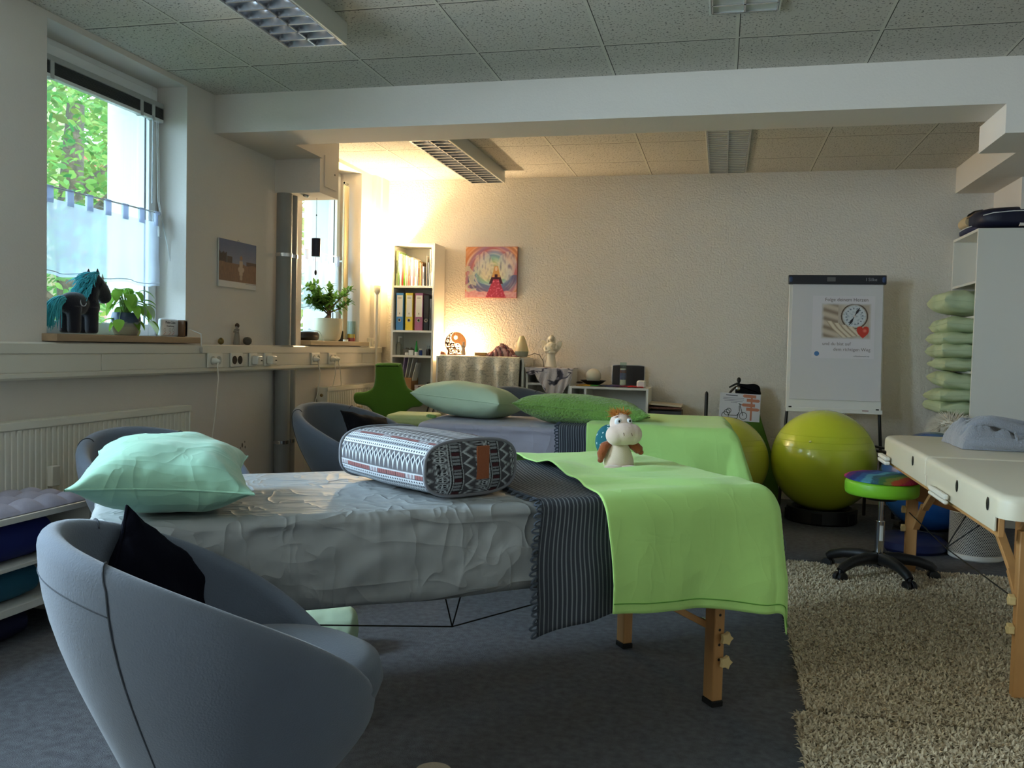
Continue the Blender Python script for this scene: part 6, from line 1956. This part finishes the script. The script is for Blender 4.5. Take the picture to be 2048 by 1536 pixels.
# bags on the shelf
NAVB = mat('navy_nylon', (30, 36, 78), .5, bump=.3, bscale=20, bdist=.01)
def soft_box(w, d, h, seed, e=3.2, n=48, m=24, wob=.008):
    def fn(u, v):
        a = 2 * PI * u; th = PI * (v - .5)
        c, s_ = math.cos(a), math.sin(a); ct, st_ = math.cos(th), math.sin(th)
        p = lambda q, ex: abs(q) ** ex * (1 if q >= 0 else -1)
        ee = 2 / e
        x = w / 2 * p(ct, ee * .7) * p(c, ee); y = d / 2 * p(ct, ee * .7) * p(s_, ee); z = h / 2 * p(st_, ee)
        k = 1 + wob * 4 * nz(x * 9, y * 9, z * 9 + seed)
        return (x * k, y * k, z * k)
    return MB().grid(fn, n, m, closeu=True)
def bag(name, label, loc, w, d, h, m, seed, rot=(0, 0, 0), stripe=None):
    t = thing(name, label, 'bag', loc, rot)
    obj('bag_body', soft_box(w, d, h, seed), m, t, ang=180)
    if stripe:
        pts = [Vector(q) for q in stripe]
        obj('piping', MB().tube(pts, .0035, 6), mat('white_piping', (220, 220, 220), .5), t)
    return t
bag('travel_bag', 'large dark navy padded bag with a white stripe on top of the tall shelf', (2.02, 6.90, 2.165), .62, .42, .155, mat('dark_navy_nylon', (20, 24, 50), .5, bump=.3, bscale=16, bdist=.01), 5, (0, 0, 0), [(-.28, -.185, .01), (-.22, -.207, .025), (-.1, -.215, .035), (.02, -.216, .037)])
bag('travel_bag', 'flat navy bag with white stripe under the towel roll, at the shelf top edge', (1.80, 7.06, 2.110), .20, .44, .055, NAVB, 8, (0, 0, 0), [(-.095, -.20, .01), (-.102, -.1, .012), (-.103, 0, .012), (-.103, .08, .008)])
t = thing('towel_roll', 'rolled beige towel on the navy bag on the tall shelf', 'towel', (1.735, 7.15, 2.178), (0, 0, 0))
obj('roll_body', MB().tube([(-.0, -.13, 0), (-.0, -.06, .004), (0, .02, .0), (0, .07, 0)], [.035, .042, .042, .036], 20), mat('beige_terry', (206, 184, 146), .95, bump=.6, bscale=60, bdist=.006), t)
t = thing('leather_strap', 'brown and black strap bundle lying over the towel roll on the tall shelf', 'strap', (1.76, 6.98, 2.215), (0, 0, 0))
obj('brown_flap', MB().grid(lambda u, v: (-.05 + .1 * u, -.10 + .17 * v, .012 - .03 * (2 * u - 1) ** 2), 12, 6), mat('tan_leather', (128, 100, 74), .6), t, solid=.006)
obj('black_strap', MB().tube([(-.02, .20, -.02), (-.02, .10, .018), (0, .02, .032), (.02, -.08, .025)], .010, 8, flat=.5), BLACK, t)

# white fluffy cushion and bowl at the foot of the tall shelf
t = thing('fluffy_cushion', 'white feathery cushion behind the cream table below the tall shelf', 'cushion', (1.58, 6.62, .70))
fl = MB().ell((0, 0, 0), (.12, .10, .06), 24)
rng = random.Random(8)
roots = []
for k in range(700):
    a, th = rng.uniform(0, 2 * PI), math.acos(rng.uniform(-1, 1))
    p = (.115 * math.sin(th) * math.cos(a), .095 * math.sin(th) * math.sin(a), .056 * math.cos(th))
    roots.append((p, (p[0] * 8, p[1] * 8, p[2] * 12), .04 + .03 * rng.random()))
WF = mat('white_feather', (226, 220, 206), .95)
obj('cushion_body', fl, WF, t, ang=180)
obj('feathers', hair_mesh(roots, 9, n=3, w0=.004, droop=.03), WF, t)
t = thing('laundry_basket', 'white basket that carries the feathery cushion below the tall shelf', 'basket', (1.56, 6.60, 0))
obj('basket_wall', MB().lathe([(0, 0), (.13, 0), (.15, .02), (.17, .64), (.165, .64), (.145, .02)], 40), WHITE, t)

# dark folding pieces between large ball and blue ball
t = thing('black_trolley', 'black plastic frame piece lying behind the big ball, right of the flip chart legs', 'frame', (1.15, 6.78, 0), R(-20))
for z in (.44, .47, .50):
    obj('frame_bar', MB().box(-.13, .14, -.03, .03, z, z + .012), BLACK, t, bevel=.004, rot=(0, R(8), 0))
for x in (-.1, .1): obj('leg', MB().cyl((x, 0, 0), (x, 0, .48), .012), BLACK, t)
# blue mat roll / dark things under table two's far right
t = thing('blue_floor_mat', 'dark blue flat cushion on the floor behind the stool', 'cushion', (1.165, 5.72, .0))
obj('mat_body', MB().lathe([(0, 0), (.18, 0), (.20, .02), (.20, .06), (.17, .085), (0, .09)], 44), mat('dark_blue_vinyl', (24, 34, 78), .45), t)

# ================================================================ air purifier
t = thing('air_purifier', 'white cylindrical air purifier with perforated silver lower body under the cream table', 'air purifier', (1.50, 5.62, 0), 0)
obj('base_ring', MB().lathe([(0, 0), (.142, 0), (.150, .008), (.150, .030), (.145, .034), (0, .034)], 56), WHITE, t)
obj('upper_body', MB().lathe([(.146, .27), (.146, .37), (.140, .385), (.12, .39), (0, .39)], 56), mat('warm_white_plastic', (222, 214, 198), .4), t)
obj('inner_cylinder', MB().lathe([(.138, .034), (.138, .27)], 48), mat('inner_dark', (40, 40, 42), .6), t)
pm = mat('perforated_silver', (176, 176, 176), .3, metal=.85)
if True:
    # round holes by shader in cylindrical rows
    m_ = D.materials.new('perforated_metal'); m_.use_nodes = True
    N, Lk = m_.node_tree.nodes, m_.node_tree.links
    b_ = N['Principled BSDF']; b_.inputs['Metallic'].default_value = .35; b_.inputs['Roughness'].default_value = .35; b_.inputs['Base Color'].default_value = (*lin((214, 210, 202)), 1)
    tc = N.new('ShaderNodeTexCoord'); sp = N.new('ShaderNodeSeparateXYZ'); Lk.new(tc.outputs['Object'], sp.inputs[0])
    def Mn(op, a, b2=None):
        n = N.new('ShaderNodeMath'); n.operation = op
        for i, x in enumerate((a, b2)):
            if x is None: continue
            if isinstance(x, (int, float)): n.inputs[i].default_value = x
            else: Lk.new(x, n.inputs[i])
        return n.outputs[0]
    an = Mn('MULTIPLY', Mn('ARCTAN2', sp.outputs[1], sp.outputs[0]), .146 / .0125)
    zz = Mn('DIVIDE', sp.outputs[2], .0085)
    row = Mn('MODULO', Mn('FLOOR', zz), 2)
    fx = Mn('SUBTRACT', Mn('FRACT', Mn('ADD', Mn('ADD', an, 200), Mn('MULTIPLY', row, .5))), .5)
    fz = Mn('SUBTRACT', Mn('FRACT', zz), .5)
    r2 = Mn('ADD', Mn('MULTIPLY', Mn('MULTIPLY', fx, fx), 1.0), Mn('MULTIPLY', Mn('MULTIPLY', fz, fz), .5))
    Lk.new(Mn('GREATER_THAN', r2, .075), b_.inputs['Alpha'])
    pm = m_
obj('perforated_shell', MB().lathe([(.1465, .036), (.1465, .268)], 96), pm, t)
obj('control_mark', MB().box(-.05, -.02, -.1475, -.1455, .31, .313), mat('mark_grey', (150, 150, 150), .6), t)

# ================================================================ low shelf on the left with mats
lb = thing('low_bench', 'low white bench shelf along the left wall holding exercise mats', 'shelf', (-2.77, 1.75, 0))
obj('top_board', MB().box(-.20, .20, -1.35, 1.42, .468, .492), WHITE, lb, bevel=.002)
obj('shelf_board', MB().box(-.20, .20, -1.35, 1.42, .290, .306), WHITE, lb, bevel=.002)
obj('shelf_board', MB().box(-.20, .20, -1.35, 1.42, .120, .150), WHITE, lb, bevel=.002)
for y in (-1.33, .0, 1.40):
    obj('upright', MB().box(-.20, .19, y - .009, y + .009, .0, .468), WHITE, lb)
def tuft(label, y0, y1, seed):
    t = thing('tufted_cushion', label, 'seat cushion', (-2.77, (y0 + y1) / 2, .493), 0, 'tufted cushions on the bench')
    L_ = y1 - y0; W_ = .38
    def fn(u, v, s):
        x = (u - .5) * W_; y = (v - .5) * L_
        e = max(0, 1 - (2 * u - 1) ** 6) ** .5 * max(0, 1 - (2 * v - 1) ** 10) ** .5
        q = abs(math.sin(u * 4 * PI)) * abs(math.sin(v * L_ / .125 * PI))
        return (x, y, (.014 + .036 * q ** .5) * e * (1 if s else 0) + .002)
    obj('quilted_cover', MB().grid(lambda u, v: fn(u, v, 1), 64, 120).grid(lambda u, v: fn(1 - u, v, 0), 8, 8), mat('lilac_grey_cotton', (166, 164, 182), .9, bump=.3, bscale=40), t, ang=180)
    return t
tuft('tufted lilac grey cushion on the bench, the farther one', 2.28, 3.14, 1)
tuft('tufted lilac grey cushion on the bench, cut by the left photo edge', 1.36, 2.22, 2)
def roll(label, y0, y1, z, r_, m, x=-2.67, grp='rolled mats in the bench'):
    t = thing('rolled_mat', label, 'exercise mat', (x, (y0 + y1) / 2, z), 0, grp)
    n = 14
    pts = [(0, y0 - (y0 + y1) / 2 + (y1 - y0) * k / n, 0) for k in range(n + 1)]
    obj('roll_body', MB().tube(pts, [r_ * (1 if 0 < k < n else .9) for k in range(n + 1)], 26), m, t)
    sp2 = [(.004 + (r_ - .006) * k / 60 * 1.0 * math.cos(k * .6), 0, (r_ - .006) * k / 60 * math.sin(k * .6)) for k in range(61)]
    obj('spiral_end', MB().tube([(a, (y1 - y0) / 2 + .001, c) for a, b3, c in sp2], .0022, 5), BLACK, t)
roll('dark royal blue mat roll on the upper level of the bench', 1.80, 2.96, .387, .078, mat('royal_blue_foam', (22, 34, 104), .7))
roll('teal mat roll on the lower level of the bench', 1.80, 2.90, .217, .064, mat('teal_foam', (30, 92, 116), .7))
roll('dark navy roll on the floor beneath the bench', 1.80, 2.85, .056, .055, mat('navy_foam', (24, 26, 62), .6))

# ================================================================ rugs
def rug(label, x0, x1, y0, y1, n, seed, z=.022):
    t = thing('shag_rug', label, 'rug', ((x0 + x1) / 2, (y0 + y1) / 2, 0), 0, 'shaggy beige rugs')
    hx, hy = (x1 - x0) / 2, (y1 - y0) / 2
    base = mat('rug_backing', (150, 140, 120), .98)
    obj('rug_base', MB().box(-hx, hx, -hy, hy, .001, .012), base, t)
    rng = np.random.default_rng(seed)
    px = rng.uniform(-hx, hx, n); py = rng.uniform(-hy, hy, n)
    az = rng.uniform(0, 2 * PI, n); ln = rng.uniform(.018, .04, n); w_ = rng.uniform(.0022, .0042, n)
    lean = rng.uniform(.2, 1.0, n)
    cl = np.array([noise.noise(Vector((a * 3, b4 * 3, 0))) for a, b4 in zip(px[:1], py[:1])])
    ax = np.cos(az); ay = np.sin(az)
    bx = -ay * w_; by = ax * w_
    V_ = np.zeros((n, 5, 3))
    V_[:, 0] = np.stack([px - bx, py - by, np.full(n, .010)], 1)
    V_[:, 1] = np.stack([px + bx, py + by, np.full(n, .010)], 1)
    mx = px + ax * ln * lean * .5; my = py + ay * ln * lean * .5; mz = .010 + ln * .62
    V_[:, 2] = np.stack([mx + bx * 1.3, my + by * 1.3, mz], 1)
    V_[:, 3] = np.stack([mx - bx * 1.3, my - by * 1.3, mz], 1)
    V_[:, 4] = np.stack([px + ax * ln * lean, py + ay * ln * lean, .010 + ln * (1.0 - .45 * lean)], 1)
    V_[:, :, 2] = np.maximum(V_[:, :, 2], .006)
    tone = rng.uniform(.78, 1.12, n)
    colr = np.array(lin((214, 198, 170)))
    cs = np.ones((n, 5, 4)); cs[:, :, :3] = (tone[:, None] * colr)[:, None, :]
    me = D.meshes.new('pile')
    me.vertices.add(n * 5); me.vertices.foreach_set('co', V_.reshape(-1))
    loops = np.zeros((n, 7), dtype=np.int32); b5 = np.arange(n) * 5
    for k, q in enumerate((0, 1, 2, 3, 3, 2, 4)): loops[:, k] = b5 + q
    me.loops.add(n * 7); me.loops.foreach_set('vertex_index', loops.reshape(-1))
    me.polygons.add(n * 2)
    ls = np.zeros((n, 2), dtype=np.int32); ls[:, 0] = np.arange(n) * 7; ls[:, 1] = np.arange(n) * 7 + 4
    me.polygons.foreach_set('loop_start', ls.reshape(-1))
    me.update(calc_edges=True)
    at = me.color_attributes.new('Col', 'FLOAT_COLOR', 'POINT'); at.data.foreach_set('color', cs.astype(np.float32).reshape(-1))
    me.materials.append(VC(.95, 0, 60, name='rug_pile_vc'))
    o = D.objects.new('pile', me); COL.objects.link(o); o.parent = t; o['kind'] = 'stuff'
    return t
rug('beige shaggy rug in the middle of the floor under the rolling stool', .31, 1.72, 2.93, 5.02, 120000, 3)
rug('beige shaggy rug at the lower right corner of the photo', .27, 1.60, 1.2, 2.90, 90000, 4)

# pale mint rolled cushion on the floor under the nearest table, and low round foot near the camera
t = thing('neck_roll', 'pale mint covered neck roll on the floor under the nearest massage table', 'cushion', (-1.42, 3.03, .085), R(22))
def nr_fn(u, v):
    a = 2 * PI * u; k = 2 * v - 1
    r_ = .085 * max(0, 1 - k ** 8) ** .5 * (1 + .06 * nz(math.cos(a) * 3, math.sin(a) * 3, v * 6))
    return (k * .11, r_ * math.cos(a), r_ * math.sin(a))
obj('roll_cover', MB().grid(nr_fn, 44, 40, closeu=True), MINT2, t, ang=180)
t = thing('round_beige_foot', 'small round beige object on the carpet cut by the bottom photo edge', 'cup', (-.665, 2.03, 0))
obj('cup_body', MB().lathe([(0, 0), (.040, 0), (.048, .11), (.046, .118), (.02, .12), (0, .12)], 32), mat('beige_felt', (186, 172, 150), .9, bump=.5, bscale=90), t)

# ================================================================ plush turtle on the lime fleece
tu = thing('plush_turtle', 'plush turtle with large pale muzzle, brown arms and dotted teal shell on the fleece', 'soft toy', (-.350, 3.13, .752), R(20))
# faces the camera (-y) and slightly to +x
SKIN = mat('pale_plush', (220, 196, 182), .95, sheen=.4, bump=.4, bscale=220, bdist=.002)
BELLY = mat('cream_plush', (214, 194, 174), .95, sheen=.4, bump=.4, bscale=220, bdist=.002)
FOXY = mat('russet_plush', (146, 74, 34), .95, sheen=.4, bump=.8, bscale=120, bdist=.004)
tu.scale = (.9, .9, .9)
b_ = MB().lathe([(0, .004), (.052, .004), (.062, .016), (.061, .034), (.052, .062), (.042, .088), (.034, .106), (0, .116)], 36, sy=.86)
obj('body', b_, BELLY, tu, ang=180)
hd_ = MB()
hd_.ell((.004, -.008, .180), (.046, .042, .044), 24)
hd_.ell((.010, -.034, .142), (.066, .048, .046), 28)
hd_.ell((-.020, -.040, .136), (.044, .038, .042), 22)
hd_.ell((.044, -.036, .140), (.040, .038, .042), 22)
obj('head', hd_, SKIN, tu, remesh=.0035, smoothmod=6)
for x, z, rr in ((-.016, .190, .015), (.028, .192, .012)):
    e = obj('eye_patch', MB().ell((x, -.047 + abs(x) * .25, z), (rr, .007, rr * .95), 20), mat('white_felt', (226, 230, 240), .8), tu, ang=180)
    obj('pupil', MB().ell((x + .003, -.0535 + abs(x) * .25, z + .002), (.0042, .003, .0055), 14), mat('pupil_black', (10, 10, 14), .1), e, ang=180)
for x, z, a_ in ((-.022, .209, .4), (.028, .211, -.4)):
    obj('eyebrow', MB().tube([(x - .007, -.036, z - .006 * a_), (x + .007, -.037, z + .006 * a_)], .0014, 6), mat('brow_thread', (110, 80, 70), .9), tu)
for x in (-.002, .030):
    obj('nostril', MB().tube([(x, -.0795, .150), (x + .002, -.0805, .143), (x + .004, -.080, .138)], .0013, 6), mat('brow_thread', (110, 80, 70), .9), tu)
for s, pts in ((-1, [(-.034, -.006, .104), (-.060, -.012, .088), (-.074, -.020, .058), (-.078, -.022, .034)]), (1, [(.036, -.004, .102), (.062, -.006, .092), (.082, -.008, .074), (.088, -.010, .066)])):
    obj('arm', MB().tube(pts, [.014, .020, .019, .010], 14).ell(pts[-1], (.012, .010, .011), 12), FOXY, tu, ang=180)
for s in (-1, 1):
    obj('foot', MB().ell((s * .046, -.036, .010), (.042, .030, .009), 22, M=Matrix.Rotation(s * -.35, 4, 'Z')), BELLY, tu, ang=180)
def shell_c(u, v):
    for i in range(90):
        pass
    return (0, 0, 0)
rng = random.Random(6)
dots = [(rng.random(), rng.uniform(.05, .95), rng.uniform(.012, .024)) for _ in range(70)]
def shf(u, v):
    a = 2 * PI * u; th = PI * v
    return (-.032 + .056 * math.sin(th) * math.cos(a), .036 + .046 * math.sin(th) * math.sin(a) , .104 - .068 * math.cos(th))
def shc(u, v):
    s_ = math.sin(PI * v)
    for du, dv, rr in dots:
        d = abs(u - du); d = min(d, 1 - d)
        if (d * 2 * s_) ** 2 + (v - dv) ** 2 < (rr * 1.1) ** 2: return lin((206, 226, 224))
    return lin((22, 92, 104))
obj('shell', MB().grid(shf, 120, 80, shc, closeu=True), VC(.9, .2, 200, name='shell_vc'), tu, ang=180)
rng = random.Random(9)
roots = [((.004 + rng.uniform(-.026, .022), rng.uniform(-.02, .012), .212 + rng.uniform(-.006, .004)), (rng.uniform(-1, .55), rng.uniform(-.5, .4), rng.uniform(.2, .9)), rng.uniform(.025, .042)) for _ in range(150)]
obj('hair_tuft', hair_mesh(roots, 4, n=5, w0=.0022, droop=.015), mat('ginger_fur', (190, 122, 52), .8, var=.2, vscale=90), tu)
